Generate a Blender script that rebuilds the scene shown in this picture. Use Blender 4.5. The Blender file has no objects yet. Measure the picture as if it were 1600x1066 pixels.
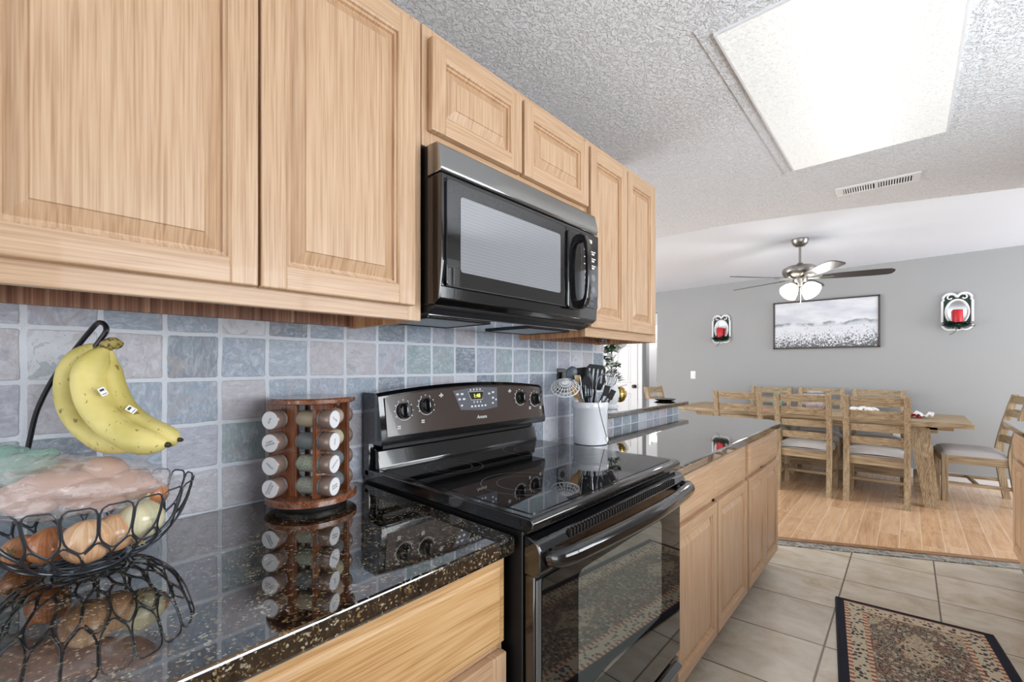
import bpy, bmesh, math, random
from mathutils import Vector, Matrix, Euler
from math import sin, cos, pi, radians, sqrt, atan2
random.seed(7)
SC = bpy.context.scene
COL = SC.collection

# ------------------------------------------------------------------ camera
CAM = Vector((1.213, 0.0, 1.2545)); TH = radians(42.12)
cd = bpy.data.cameras.new('camera'); cam = bpy.data.objects.new('camera', cd); COL.objects.link(cam)
cam.location = CAM; cam.rotation_euler = (radians(90), 0, TH)
cd.sensor_width = 36; cd.lens = 684.0 / 1600 * 36; cd.shift_y = 39.0 / 1600; cd.clip_start = 0.02
SC.camera = cam
# ------------------------------------------------------------------ light
SC.view_settings.view_transform = 'Standard'; SC.view_settings.look = 'None'
SC.view_settings.gamma = 1; SC.view_settings.use_curve_mapping = False
SC.view_settings.exposure = 0.14
W = bpy.data.worlds.new('daylight'); SC.world = W; W.use_nodes = True
W.node_tree.nodes['Background'].inputs[0].default_value = (0.88, 0.94, 1.0, 1)
W.node_tree.nodes['Background'].inputs[1].default_value = 1.3
def area(name, loc, rot, sx, sy, power, color=(1, 1, 1)):
    l = bpy.data.lights.new(name, 'AREA'); l.shape = 'RECTANGLE'; l.size = sx; l.size_y = sy
    l.energy = power; l.color = color
    o = bpy.data.objects.new(name, l); COL.objects.link(o); o.location = loc; o.rotation_euler = rot
    return o
area('rear_uplight', (1.1, -2.7, .95), (radians(124), 0, 0), 2.8, 1.9, 40, (.97, .99, 1))       # unseen daylight lamp behind the camera, tilted up to brighten the ceiling
area('kitchen_side_uplight', (2.6, 1.2, 1.45), (radians(110), 0, radians(90)), 2.2, 1.0, 62, (.93, .97, 1))   # added lamp outside the unseen counter window, tilted up to lift the ceiling
area('dining_fill_light', (4.8, 5.3, 1.2), (radians(105), 0, radians(90)), 2.4, 2.0, 92, (.94, .98, 1))  # added area lamp out of view on the right; no window stands there
area('living_room_area_light', (-3.6, 2.6, 1.3), (radians(105), 0, radians(-60)), 2.4, 1.8, 110, (.95, .98, 1))  # unseen area lamp on the living-room side; no window is built there
hall = bpy.data.lights.new('hall_fill_light', 'POINT'); hall.energy = 30; hall.shadow_soft_size = .12; hall.color = (1, .98, .95)  # added point lamp that lifts the dark hall door; no fixture is modelled
hall_o = bpy.data.objects.new('hall_fill_light', hall); COL.objects.link(hall_o); hall_o.location = (-2.6, 7.35, 2.3)

# ------------------------------------------------------------------ helpers
def lin(c):
    return tuple((x / 12.92 if x <= .04045 else ((x + .055) / 1.055) ** 2.4) for x in [v / 255 for v in c])
class N:                                   # tiny maths-node wrapper
    def __init__(s, nt, sock): s.nt = nt; s.s = sock
    def op(s, o, *a, clamp=False):
        n = s.nt.nodes.new('ShaderNodeMath'); n.operation = o; n.use_clamp = clamp
        for i, v in enumerate((s,) + a):
            if isinstance(v, N): s.nt.links.new(v.s, n.inputs[i])
            else: n.inputs[i].default_value = v
        return N(s.nt, n.outputs[0])
    def __add__(s, o): return s.op('ADD', o)
    def __sub__(s, o): return s.op('SUBTRACT', o)
    def __mul__(s, o): return s.op('MULTIPLY', o)
    def __truediv__(s, o): return s.op('DIVIDE', o)
    def floor(s): return s.op('FLOOR')
    def fract(s): return s.op('FRACT')
    def abs(s): return s.op('ABSOLUTE')
    def max(s, o): return s.op('MAXIMUM', o)
    def min(s, o): return s.op('MINIMUM', o)
    def gt(s, o): return s.op('GREATER_THAN', o)
    def lt(s, o): return s.op('LESS_THAN', o)
    def step(s, a, b):                      # smooth 0..1 between a and b
        n = s.nt.nodes.new('ShaderNodeMapRange'); n.interpolation_type = 'SMOOTHSTEP'
        s.nt.links.new(s.s, n.inputs[0]); n.inputs[1].default_value = a; n.inputs[2].default_value = b
        return N(s.nt, n.outputs[0])
class M:
    def __init__(s, name, color=(128, 128, 128), rough=.5, metal=0., ior=None, coat=0., trans=0., alpha=1., emit=None, es=0., spec=None, coat_ior=None):
        s.m = bpy.data.materials.new(name); s.m.use_nodes = True; s.nt = s.m.node_tree
        s.p = s.nt.nodes['Principled BSDF']; p = s.p.inputs
        p['Base Color'].default_value = (*lin(color), 1); s.m.diffuse_color = (*lin(color), 1)
        p['Roughness'].default_value = rough; p['Metallic'].default_value = metal
        if ior: p['IOR'].default_value = ior
        if spec is not None: p['Specular IOR Level'].default_value = spec
        p['Coat Weight'].default_value = coat; p['Coat Roughness'].default_value = .03
        if coat_ior: p['Coat IOR'].default_value = coat_ior
        p['Transmission Weight'].default_value = trans; p['Alpha'].default_value = alpha
        if emit: p['Emission Color'].default_value = (*lin(emit), 1); p['Emission Strength'].default_value = es
        s._co = None
    def co(s):
        if not s._co:
            t = s.nt.nodes.new('ShaderNodeTexCoord'); s._co = t.outputs['Object']
            x = s.nt.nodes.new('ShaderNodeSeparateXYZ'); s.nt.links.new(s._co, x.inputs[0])
            s.x, s.y, s.z = (N(s.nt, x.outputs[i]) for i in range(3))
        return s._co
    def vec(s, x, y, z):
        n = s.nt.nodes.new('ShaderNodeCombineXYZ')
        for i, v in enumerate((x, y, z)):
            if isinstance(v, N): s.nt.links.new(v.s, n.inputs[i])
            else: n.inputs[i].default_value = v
        return n.outputs[0]
    def scaled(s, sx, sy, sz, off=None):
        s.co(); v = s.vec(s.x * sx, s.y * sy, s.z * sz)
        return v
    def noise(s, vec=None, scale=5, detail=3, rough=.5, dist=0, color=False):
        n = s.nt.nodes.new('ShaderNodeTexNoise'); s.nt.links.new(vec or s.co(), n.inputs['Vector'])
        n.inputs['Scale'].default_value = scale; n.inputs['Detail'].default_value = detail
        n.inputs['Roughness'].default_value = rough; n.inputs['Distortion'].default_value = dist
        return N(s.nt, n.outputs['Color' if color else 'Fac'])
    def voro(s, vec=None, scale=5, feat='F1', out='Distance', rnd=1.):
        n = s.nt.nodes.new('ShaderNodeTexVoronoi'); n.feature = feat; s.nt.links.new(vec or s.co(), n.inputs['Vector'])
        n.inputs['Scale'].default_value = scale; n.inputs['Randomness'].default_value = rnd
        return N(s.nt, n.outputs[out])
    def white(s, vec, out='Value'):
        n = s.nt.nodes.new('ShaderNodeTexWhiteNoise'); s.nt.links.new(vec, n.inputs['Vector'])
        return N(s.nt, n.outputs[out])
    def ramp(s, fac, stops, const=False):
        n = s.nt.nodes.new('ShaderNodeValToRGB'); s.nt.links.new(fac.s, n.inputs[0])
        if const: n.color_ramp.interpolation = 'CONSTANT'
        e = n.color_ramp.elements
        while len(e) < len(stops): e.new(.5)
        for i, (p, c) in enumerate(stops): e[i].position = p; e[i].color = (*lin(c), 1)
        return N(s.nt, n.outputs[0])
    def mix(s, fac, a, b, mode='MIX'):
        n = s.nt.nodes.new('ShaderNodeMix'); n.data_type = 'RGBA'; n.blend_type = mode
        for sock, v in ((n.inputs[0], fac), (n.inputs[6], a), (n.inputs[7], b)):
            if isinstance(v, N): s.nt.links.new(v.s, sock)
            elif isinstance(v, tuple): sock.default_value = (*lin(v), 1)
            else: sock.default_value = v
        return N(s.nt, n.outputs[2])
    def set(s, name, v): s.nt.links.new(v.s, s.p.inputs[name]); return s
    def col(s, v): return s.set('Base Color', v)
    def bump(s, h, strength=.3, dist=.002):
        n = s.nt.nodes.new('ShaderNodeBump'); s.nt.links.new(h.s, n.inputs['Height'])
        n.inputs['Strength'].default_value = strength; n.inputs['Distance'].default_value = dist
        s.nt.links.new(n.outputs[0], s.p.inputs['Normal']); return s

# geometry collector: shapes in local coordinates -> one mesh object
class G:
    def __init__(s): s.bm = bmesh.new()
    def _in(s, verts, faces, mi=0, smooth=False):
        vs = [s.bm.verts.new(v) for v in verts]; out = []
        for f in faces:
            try: q = s.bm.faces.new([vs[i] for i in f])
            except ValueError: continue
            q.material_index = mi; q.smooth = smooth; out.append(q)
        return out
    def box(s, lo, hi, bev=0., mi=0, mat=None, seg=2):
        x0, y0, z0 = lo; x1, y1, z1 = hi
        V = [(x0,y0,z0),(x1,y0,z0),(x1,y1,z0),(x0,y1,z0),(x0,y0,z1),(x1,y0,z1),(x1,y1,z1),(x0,y1,z1)]
        F = [(0,3,2,1),(4,5,6,7),(0,1,5,4),(1,2,6,5),(2,3,7,6),(3,0,4,7)]
        if bev <= 0:
            if mat: V = [tuple(mat @ Vector(v)) for v in V]
            s._in(V, F, mi); return s
        b = bmesh.new(); vs = [b.verts.new(v) for v in V]
        for f in F: b.faces.new([vs[i] for i in f])
        for f in b.faces: f.smooth = False
        r_ = bmesh.ops.bevel(b, geom=b.edges[:], offset=bev, segments=seg, profile=.5, affect='EDGES')
        for f in r_['faces']: f.smooth = True
        s.merge(b, mi, mat); return s
    def merge(s, b, mi=0, mat=None):
        b.verts.index_update(); b.faces.ensure_lookup_table()
        V = [tuple((mat @ v.co) if mat else v.co) for v in b.verts]
        F = [[v.index for v in f.verts] for f in b.faces]; S = [f.smooth for f in b.faces]; b.free()
        vs = [s.bm.verts.new(v) for v in V]
        for f, sm in zip(F, S):
            try: q = s.bm.faces.new([vs[i] for i in f])
            except ValueError: continue
            q.material_index = mi; q.smooth = sm
    def prism(s, pts, a, b, axis='x', mi=0, bev=0., mat=None):   # closed outline extruded along an axis
        def P(p, h): return {'x': (h, p[0], p[1]), 'y': (p[0], h, p[1]), 'z': (p[0], p[1], h)}[axis]
        n = len(pts); q = bmesh.new()
        v0 = [q.verts.new(P(p, a)) for p in pts]; v1 = [q.verts.new(P(p, b)) for p in pts]
        q.faces.new(v0[::-1]); q.faces.new(v1)
        for i in range(n): q.faces.new([v0[i], v0[(i+1) % n], v1[(i+1) % n], v1[i]])
        bmesh.ops.recalc_face_normals(q, faces=q.faces[:])
        for f in q.faces:
            f.smooth = len(f.verts) == 4 and n > 4 and min(e.calc_length() for e in f.edges) < .015
        if bev > 0:
            r_ = bmesh.ops.bevel(q, geom=[e for e in q.edges if e.calc_face_angle(0) > .5], offset=bev, segments=2, profile=.5, affect='EDGES')
            for f in r_['faces']: f.smooth = True
        s.merge(q, mi, mat); return s
    def tube(s, path, r, closed=False, n=8, mi=0, flat=None, mat=None):
        P = [Vector(p) for p in path]; m = len(P); R = r if isinstance(r, (list, tuple)) else [r] * m
        rings = []; up = None
        for i in range(m):
            if closed: t = P[(i+1) % m] - P[i-1]
            else: t = P[min(i+1, m-1)] - P[max(i-1, 0)]
            t.normalize()
            if up is None:
                up = Vector((0, 0, 1)) if abs(t.z) < .9 else Vector((1, 0, 0))
            a = t.cross(up); a.normalize(); b = a.cross(t); b.normalize(); up = b
            rings.append([P[i] + (a * cos(2*pi*k/n) + b * sin(2*pi*k/n) * (flat or 1)) * R[i] for k in range(n)])
        V = [tuple((mat @ v) if mat else v) for g in rings for v in g]; F = []
        for i in range(m if closed else m - 1):
            j = (i + 1) % m
            for k in range(n): F.append((i*n+k, j*n+k, j*n+(k+1) % n, i*n+(k+1) % n))
        if not closed: F.append(tuple(range(n))[::-1]); F.append(tuple((m-1)*n+k for k in range(n)))
        s._in(V, F, mi, True); return s
    def lathe(s, prof, n=32, mat=None, mi=0, c=(0, 0, 0), cap=True, sx=1, sy=1):
        V = []; F = []; m = len(prof)
        for r, z in prof:
            for k in range(n):
                v = Vector((c[0] + r*cos(2*pi*k/n)*sx, c[1] + r*sin(2*pi*k/n)*sy, c[2] + z)); V.append(tuple((mat @ v) if mat else v))
        for i in range(m - 1):
            for k in range(n): F.append((i*n+k, i*n+(k+1) % n, (i+1)*n+(k+1) % n, (i+1)*n+k))
        if cap:
            F.append(tuple(range(n))[::-1]); F.append(tuple((m-1)*n+k for k in range(n)))
        s._in(V, F, mi, True); return s
    def ell(s, c, r, mat=None, mi=0, nu=20, nv=12, f=None):
        prof = []; rx, ry, rz = r if isinstance(r, (tuple, list)) else (r, r, r); V = []; F = []
        for i in range(nv + 1):
            a = pi * i / nv
            for k in range(nu):
                d = Vector((sin(a)*cos(2*pi*k/nu), sin(a)*sin(2*pi*k/nu), -cos(a))); q = f(d) if f else 1
                v = Vector((d.x*rx*q, d.y*ry*q, d.z*rz*q))
                if mat: v = mat @ v
                V.append(tuple(v + Vector(c)))
        for i in range(nv):
            for k in range(nu): F.append((i*nu+k, i*nu+(k+1) % nu, (i+1)*nu+(k+1) % nu, (i+1)*nu+k))
        s._in(V, F, mi, True); return s
    def grid(s, fn, nu, nv, mi=0, closed_u=False):
        V = [tuple(fn(i / nu, j / nv)) for j in range(nv + 1) for i in range(nu + 1)]
        F = [(j*(nu+1)+i, j*(nu+1)+i+1, (j+1)*(nu+1)+i+1, (j+1)*(nu+1)+i) for j in range(nv) for i in range(nu)]
        s._in(V, F, mi, True); return s
    def make(s, name, mats, parent=None, weld=True, sharp=35):
        if weld: bmesh.ops.remove_doubles(s.bm, verts=s.bm.verts[:], dist=1e-6)
        bmesh.ops.recalc_face_normals(s.bm, faces=s.bm.faces[:])
        for e in s.bm.edges:
            if len(e.link_faces) == 2 and e.calc_face_angle(0) > radians(sharp): e.smooth = False
        me = bpy.data.meshes.new(name); s.bm.to_mesh(me); s.bm.free()
        for m in (mats if isinstance(mats, (list, tuple)) else [mats]): me.materials.append(m.m)
        o = bpy.data.objects.new(name, me); COL.objects.link(o)
        if parent: o.parent = parent
        return o
def tag(o, label, cat, group=None, kind=None):
    if label: o['label'] = label
    if cat: o['category'] = cat
    if group: o['group'] = group
    if kind: o['kind'] = kind
    return o
def thing(name, label, cat, loc=(0, 0, 0), rz=0, group=None):
    o = bpy.data.objects.new(name, None); COL.objects.link(o); o.location = loc; o.rotation_euler = (0, 0, rz)
    o.empty_display_size = .05
    return tag(o, label, cat, group)
def struct(o, label=None): o['kind'] = 'structure'; return o
def dup(root, loc, rz, label, name=None):
    r = root.copy(); COL.objects.link(r); r.location = loc; r.rotation_euler = (0, 0, rz); r['label'] = label
    for ch in list(root.children):
        c = ch.copy(); COL.objects.link(c); c.parent = r
        for g in ch.children:
            d = g.copy(); COL.objects.link(d); d.parent = c
    return r
def text(name, body, size, mat, parent, matrix, extrude=.0004, align='CENTER', label=None, shear=0):
    cu = bpy.data.curves.new(name, 'FONT'); cu.body = body; cu.size = size; cu.extrude = extrude; cu.align_x = align
    cu.align_y = 'CENTER'; cu.resolution_u = 2; cu.shear = shear
    t = bpy.data.objects.new(name, cu); COL.objects.link(t)
    bpy.context.view_layer.update()
    me = bpy.data.meshes.new_from_object(t.evaluated_get(bpy.context.evaluated_depsgraph_get()))
    bpy.data.objects.remove(t); bpy.data.curves.remove(cu)
    me.transform(matrix); me.materials.clear(); me.materials.append(mat.m)
    o = bpy.data.objects.new(name, me); COL.objects.link(o)
    if parent: o.parent = parent
    if label: o['label'] = label
    return o
def face_x(x, y, z, tilt=0):        # text plane facing +X, reading along +Y
    return Matrix.Translation((x, y, z)) @ Matrix.Rotation(tilt, 4, 'Y') @ Matrix(((0,0,1,0),(1,0,0,0),(0,1,0,0),(0,0,0,1)))
def arc(cx, cy, r, a0, a1, n=10):
    return [(cx + r*cos(radians(a0 + (a1-a0)*i/n)), cy + r*sin(radians(a0 + (a1-a0)*i/n))) for i in range(n+1)]
def smooth_path(P, n=6):             # Catmull-Rom
    P = [Vector(p) for p in P]; out = []
    for i in range(len(P)-1):
        p0 = P[max(i-1, 0)]; p1 = P[i]; p2 = P[i+1]; p3 = P[min(i+2, len(P)-1)]
        for k in range(n):
            t = k / n
            out.append(.5*((2*p1) + (p2-p0)*t + (2*p0-5*p1+4*p2-p3)*t*t + (-p0+3*p1-3*p2+p3)*t**3))
    out.append(P[-1]); return out

# ------------------------------------------------------------------ materials
def wood_mat(name, base, dark, light, axis='z', rough=.38, gs=1., grain=.5, bumpk=.15, coat=.15, cathedral=.5, flatx=1.):
    m = M(name, base, rough, coat=coat); m.co(); m.x = m.x * flatx
    k = {'x': (2.5, 70, 70), 'y': (70, 2.5, 70), 'z': (70, 70, 2.5)}[axis]
    k = tuple(v * gs for v in k)
    v = m.scaled(*k)
    n1 = m.noise(v, 1.0, 5, .6, .35)
    k2 = {'x': (.9, 9, 9), 'y': (9, .9, 9), 'z': (9, 9, .9)}[axis]
    n2 = m.noise(m.scaled(*k2), 1.0, 2, .5, .8)
    ring = (n2 * 9).fract(); ring = (ring - .5).abs() * 2
    k3 = {'x': (6, 330, 330), 'y': (330, 6, 330), 'z': (330, 330, 6)}[axis]
    fine = m.noise(m.scaled(*k3), 1.0, 2, .5)
    f = n1 * .22 + ring * (.20 * cathedral) + (fine - .5) * .60 + .39 - .10 * cathedral
    f = (f - .5) * (1 + grain) + .5
    c = m.ramp(f, [(.28, dark), (.50, base), (.72, light)])
    m.col(c); m.bump(n1 + fine * .7, bumpk, .0015); return m
CW = (198, 163, 130), (170, 132, 100), (212, 182, 150)
wood_v = wood_mat('cabinet_wood_upright', *CW, axis='z', flatx=.12, bumpk=.08, grain=.25, cathedral=.3)
wood_h = wood_mat('cabinet_wood_lengthwise', *CW, axis='y', flatx=.12, bumpk=.08, grain=.1, cathedral=.25)
wood_x = wood_mat('cabinet_wood_crosswise', *CW, axis='x')
OW = (206, 163, 112), (172, 126, 80), (220, 182, 134)
oak_h = wood_mat('drawer_wood', *OW, axis='y', grain=.35, cathedral=.5, flatx=.12)
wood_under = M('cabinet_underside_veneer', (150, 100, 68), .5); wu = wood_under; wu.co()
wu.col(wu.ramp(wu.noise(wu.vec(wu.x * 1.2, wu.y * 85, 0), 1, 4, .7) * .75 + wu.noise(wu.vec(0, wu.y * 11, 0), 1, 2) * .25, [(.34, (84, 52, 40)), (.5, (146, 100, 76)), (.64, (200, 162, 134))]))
wood_side = wood_mat('cabinet_side_veneer', (192, 138, 96), (150, 98, 62), (214, 166, 120), axis='z', grain=1.2, rough=.45)
shadow_gap = M('dark_recess', (28, 22, 18), .8)
chair_v = wood_mat('weathered_wood_upright', (164, 142, 112), (124, 102, 76), (190, 172, 142), axis='z', rough=.6, coat=0, grain=.8, bumpk=.2)
chair_h = wood_mat('weathered_wood_lengthwise', (162, 140, 110), (122, 100, 74), (188, 170, 140), axis='x', rough=.6, coat=0, grain=.8, bumpk=.2)
chair_d = wood_mat('weathered_wood_crosswise', (162, 140, 110), (122, 100, 74), (188, 170, 140), axis='y', rough=.6, coat=0, grain=.8, bumpk=.2)
rack_wood = wood_mat('spice_rack_wood', (120, 68, 42), (80, 40, 24), (156, 98, 62), axis='z', rough=.28, coat=.4)
rack_disc = wood_mat('spice_rack_disc_wood', (124, 76, 52), (92, 52, 34), (158, 104, 74), axis='x', rough=.22, coat=.6)
cushion_m = M('grey_seat_cloth', (186, 182, 180), .9); cushion_m.bump(cushion_m.noise(scale=600, detail=1), .2, .0005)

black = M('glossy_black', (14, 14, 16), .10, coat=.6, ior=1.6)
black_matte = M('matte_black', (20, 20, 21), .45)
black_rub = M('black_nylon', (13, 13, 15), .42, spec=.3)
grey_rub = M('grey_nylon', (84, 94, 106), .35)
black_glass = M('black_glass', (10, 10, 11), .03, ior=2.1)
cook_glass = M('cooktop_glass', (12, 11, 12), .03, ior=1.9)
door_glass = M('oven_window_glass', (84, 90, 86), .03, ior=4.6)
mw_glass = M('microwave_window_glass', (96, 98, 102), .05, ior=2.4)
mw_glass.co()
_l = ((mw_glass.z * 120).fract() - .5).abs() * 2
mw_glass.col(mw_glass.mix(_l.step(.3, .7), (136, 138, 143), (143, 145, 150)))
panel_m = M('range_control_panel', (66, 54, 49), .16, coat=.5)
ctl_grey = M('control_overlay_grey', (92, 94, 102), .35)
mark_w = M('printed_white_marks', (232, 232, 232), .5)
mark_d = M('printed_dark_marks', (60, 60, 62), .6)
led = M('display_digits', (220, 220, 90), .4, emit=(220, 225, 90), es=1.2)
led_w = M('microwave_digits', (235, 235, 215), .4, emit=(235, 235, 205), es=.9)
steel = M('polished_steel', (205, 207, 212), .16, metal=1)
steel_b = M('brushed_nickel', (160, 157, 152), .30, metal=1)
mesh_m = M('grease_filter_mesh', (170, 172, 176), .35, metal=.9)
mesh_m.co(); mesh_m.bump(mesh_m.voro(scale=260), .8, .002)
hood_m = M('hood_underside_metal', (176, 182, 190), .07, metal=1)
white_cer = M('white_glazed_ceramic', (232, 234, 240), .12, coat=.5)
white_paint = M('white_paint', (236, 236, 238), .45)
white_plas = M('white_plastic', (238, 238, 236), .35)
wire_m = M('dark_wire', (84, 88, 94), .32, metal=.6)
hook_m = M('black_powder_coat', (22, 22, 26), .35)
white_wire = M('pale_wire', (236, 238, 240), .35)
wood_spoon_m = wood_mat('spoon_wood', (206, 164, 104), (178, 134, 80), (224, 188, 132), axis='z', coat=0, rough=.5)
bamboo_m = wood_mat('bamboo_wood', (222, 192, 138), (200, 164, 108), (236, 212, 166), axis='z', coat=0, rough=.5)
lid_m = M('jar_cap_bronze', (142, 122, 112), .28, metal=.3)
label_m = M('white_label', (240, 240, 243), .6)
red_m = M('red_wax', (196, 30, 40), .4); red_cloth = M('red_napkin', (190, 44, 52), .9)
white_cloth = M('white_napkin', (236, 234, 236), .9)
leaf_dark = M('dark_green_leaf', (26, 58, 44), .5); leaf_g = M('green_leaf', (54, 96, 58), .5)
petal_m = M('white_petal', (240, 240, 238), .7); twig_m = M('pale_twig', (176, 176, 172), .7)
mirror_m = M('mirror_glass', (225, 228, 232), .02, metal=1)
gold_m = M('gold_metal', (196, 168, 92), .15, metal=1)
teal_m = M('teal_glaze', (120, 160, 152), .3)

# slate tile backsplash
def slate(name, U, V):
    m = M(name, (140, 148, 158), .5); m.co()
    w = m.noise(scale=14, detail=2, color=True); sp = m.nt.nodes.new('ShaderNodeSeparateXYZ'); m.nt.links.new(w.s, sp.inputs[0])
    wx, wy = N(m.nt, sp.outputs[0]), N(m.nt, sp.outputs[1])
    u = U(m) + (wx - .5) * .05; v = V(m) + (wy - .5) * .05
    iu, iv = u.floor(), v.floor(); cell = m.vec(iu, iv, 3.7)
    rx, ry = m.white(cell), m.white(m.vec(iv, iu, 9.1)); rz = m.white(m.vec(iu, iv, 21.3))
    g = m.noise(scale=70, detail=3) * .022 + .020
    qx = ((u.fract() - .5).abs() - .44 + g).max(0); qy = ((v.fract() - .5).abs() - .44 + g).max(0)
    d = (qx * qx + qy * qy).op('SQRT')
    grout = d.step(.035, .055)
    base = m.ramp(rx, [(0, (128, 138, 152)), (.14, (150, 163, 180)), (.34, (160, 172, 186)), (.48, (150, 166, 172)), (.60, (172, 174, 188)), (.76, (184, 180, 188)), (.86, (160, 168, 186)), (.94, (204, 206, 214))], const=True)
    dirv = m.vec(u * (ry * 6 + 2.5) + rz * 40, v * (ry * -6 + 8.5) + rx * 30, 0)
    st = m.noise(dirv, 1.3, 5, .66, 1.1)
    pat = m.noise(m.vec(u * 1.1 + ry * 50, v * 1.1, 2), 1.8, 3, .6, .8)
    c = m.mix(st.step(.40, .80) * .75, base, (212, 218, 228)); c = m.mix(st.step(.42, .25) * .45, c, (112, 122, 136))
    c = m.mix(((pat.step(.52, .66)) * ry) * .6, c, (166, 158, 158))
    c = m.mix((pat.lt(.40)) * (rz * .5), c, (126, 146, 152))
    c = m.mix(m.noise(scale=240, detail=2).gt(.70) * .45, c, (88, 90, 92))
    c = m.mix(grout, c, (216, 221, 230)); m.col(c)
    h = (grout * -1.2) + st * .9 + m.noise(scale=160, detail=3) * .3
    m.bump(h, .55, .004); m.set('Roughness', grout * .35 + .42); return m
slate_wall = slate('slate_tile', lambda m: (m.y + .006) / .104, lambda m: (m.z - .913) / .1035)
# granite
granite = M('dark_granite', (20, 20, 20), .035, ior=2.0, coat=1.0, coat_ior=1.9); g = granite; g.co()
c1 = g.voro(scale=330, out='Color'); sx = g.nt.nodes.new('ShaderNodeSeparateXYZ'); g.nt.links.new(c1.s, sx.inputs[0])
ca, cb = N(g.nt, sx.outputs[0]), N(g.nt, sx.outputs[1])
big = g.noise(scale=26, detail=4, rough=.7); med = g.noise(scale=110, detail=3, rough=.65, dist=.8)
gc = g.mix((med.step(.50, .66)), (16, 17, 18), (78, 66, 46))
gc = g.mix((ca.gt(.72)) * med.step(.46, .60), gc, (140, 116, 76))
gc = g.mix((cb.gt(.90)) * big.step(.46, .58), gc, (170, 162, 142))
gc = g.mix(cb.lt(.30), gc, (13, 15, 17)); g.col(gc)
# floor tiles (rows are laid slightly askew to the cabinets) -------------------------------------
ft = M('beige_floor_tile', (190, 180, 165), .34, coat=.15); ft.co()
u = (ft.x - .535) / .4; v = (ft.y - ft.x * .1 - 2.297) / .41
iu, iv = u.floor(), v.floor(); e = ((u.fract() - .5).abs()).max((v.fract() - .5).abs())
gr = e.step(.489, .494); rr = ft.white(ft.vec(iu, iv, 1.3))
cl = ft.noise(ft.vec(ft.x * 3 + rr * 30, ft.y * 4.2, rr * 9), 1.5, 6, .68, .5)
fc = ft.ramp(cl, [(.30, (176, 161, 136)), (.44, (202, 191, 170)), (.58, (216, 209, 194)), (.72, (224, 219, 209))])
fc = ft.mix(rr * .22, fc, (176, 170, 166)); fc = ft.mix(gr, fc, (104, 92, 80)); ft.col(fc)
ft.bump(gr * -1 + cl * .15, .5, .003)
# dining floor planks ---------------------------------------------------------------------------
pl = M('oak_plank_floor', (206, 160, 116), .26, coat=.3); pl.co()
u = (pl.x + .012) / .118; iu = u.floor(); rr = pl.white(pl.vec(iu, 4.2, 0))
v = (pl.y + rr * 3) / 1.15; iv = v.floor(); r2 = pl.white(pl.vec(iu, iv, 7.7))
seam = ((u.fract() - .5).abs().step(.478, .492)).max((v.fract() - .5).abs().step(.4965, .499))
gn = pl.noise(pl.vec(pl.x * 30 + r2 * 60, pl.y * 2.2 + r2 * 20, 0), 1, 4, .6, .7); rg = (pl.noise(pl.vec(pl.x * 9 + r2 * 60, pl.y * 1.3, r2 * 5), 1, 2, .5, 1.0) * 8).fract()
f = gn * .7 + ((rg - .5).abs() * .22) + r2 * .20 + .0
pc = pl.ramp(f, [(.25, (184, 142, 106)), (.48, (212, 172, 134)), (.75, (228, 194, 160))])
pc = pl.mix(seam * .9, pc, (240, 218, 190)); pl.col(pc)
# mosaic strip
mos = M('slate_mosaic_strip', (120, 118, 112), .6); mos.co()
mc = mos.voro(mos.vec(mos.x * 26, mos.y * 60, 0), 1, out='Color'); md = mos.voro(mos.vec(mos.x * 26, mos.y * 60, 0), 1, feat='DISTANCE_TO_EDGE')
sx = mos.nt.nodes.new('ShaderNodeSeparateXYZ'); mos.nt.links.new(mc.s, sx.inputs[0])
mos.col(mos.mix(md.step(.08, .03), mos.ramp(N(mos.nt, sx.outputs[0]), [(0, (74, 76, 76)), (.5, (120, 120, 116)), (1, (168, 162, 150))]), (178, 176, 170)))
nosing = wood_mat('threshold_wood', (150, 112, 78), (110, 80, 52), (176, 136, 98), axis='x')
# ceilings / walls
ceil_m = M('knockdown_ceiling_paint', (240, 242, 246), .85); ceil_m.co()
k1 = ceil_m.noise(scale=62, detail=4, rough=.62, dist=.7); k2 = ceil_m.noise(scale=150, detail=2)
ceil_m.bump(k1.step(.44, .58) + k2 * .35, .75, .006)
ceil_s = M('smooth_ceiling_paint', (228, 234, 244), .8)
wall_m = M('grey_wall_paint', (164, 165, 166), .75); wall_m.bump(wall_m.noise(scale=160, detail=2), .08, .001)
# diffuser of the ceiling panel
diff = M('frosted_diffuser', (190, 192, 192), .5, emit=(255, 254, 250), es=.86); diff.co()
pr = diff.noise(scale=95, detail=3, rough=.7)
diff.bump(pr, .5, .004)
tb = ((diff.x - .0).abs()).step(.24, .0)         # the tube behind the panel shows as a brighter band along it
em = (tb * .18 + .46) + (pr - .5) * .85
diff.set('Emission Strength', em)
fan_glass = M('lit_frosted_glass', (255, 252, 246), .4, emit=(255, 250, 240), es=3.0)

# glass / produce
glass = M('clear_glass', (255, 255, 255), .02, trans=1, ior=1.45)
def thin_glass(name, color, alpha):
    m = M(name, color, .06, alpha=alpha, coat=.3); return m
jar_glass = thin_glass('jar_glass', (200, 208, 210), .28)
def spice(name, a, b, sc=420):
    m = M(name, a, .8); m.co(); m.col(m.mix(m.noise(scale=sc, detail=2, rough=.7).step(.40, .60), a, b)); return m
sp_tan = spice('tan_powder', (196, 166, 110), (180, 148, 96)); sp_green = spice('dried_green_herb', (196, 200, 160), (112, 120, 84))
sp_sage = spice('grey_green_herb', (176, 176, 148), (120, 118, 92)); sp_brown = spice('brown_powder', (150, 96, 70), (124, 78, 56))
sp_dark = spice('dark_pepper', (66, 72, 80), (34, 36, 42)); sp_cream = spice('cream_powder', (222, 208, 160), (210, 194, 146))
sp_beige = spice('beige_powder', (214, 178, 142), (200, 160, 122))
ban = M('banana_skin', (214, 198, 120), .55); ban.co()
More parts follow.
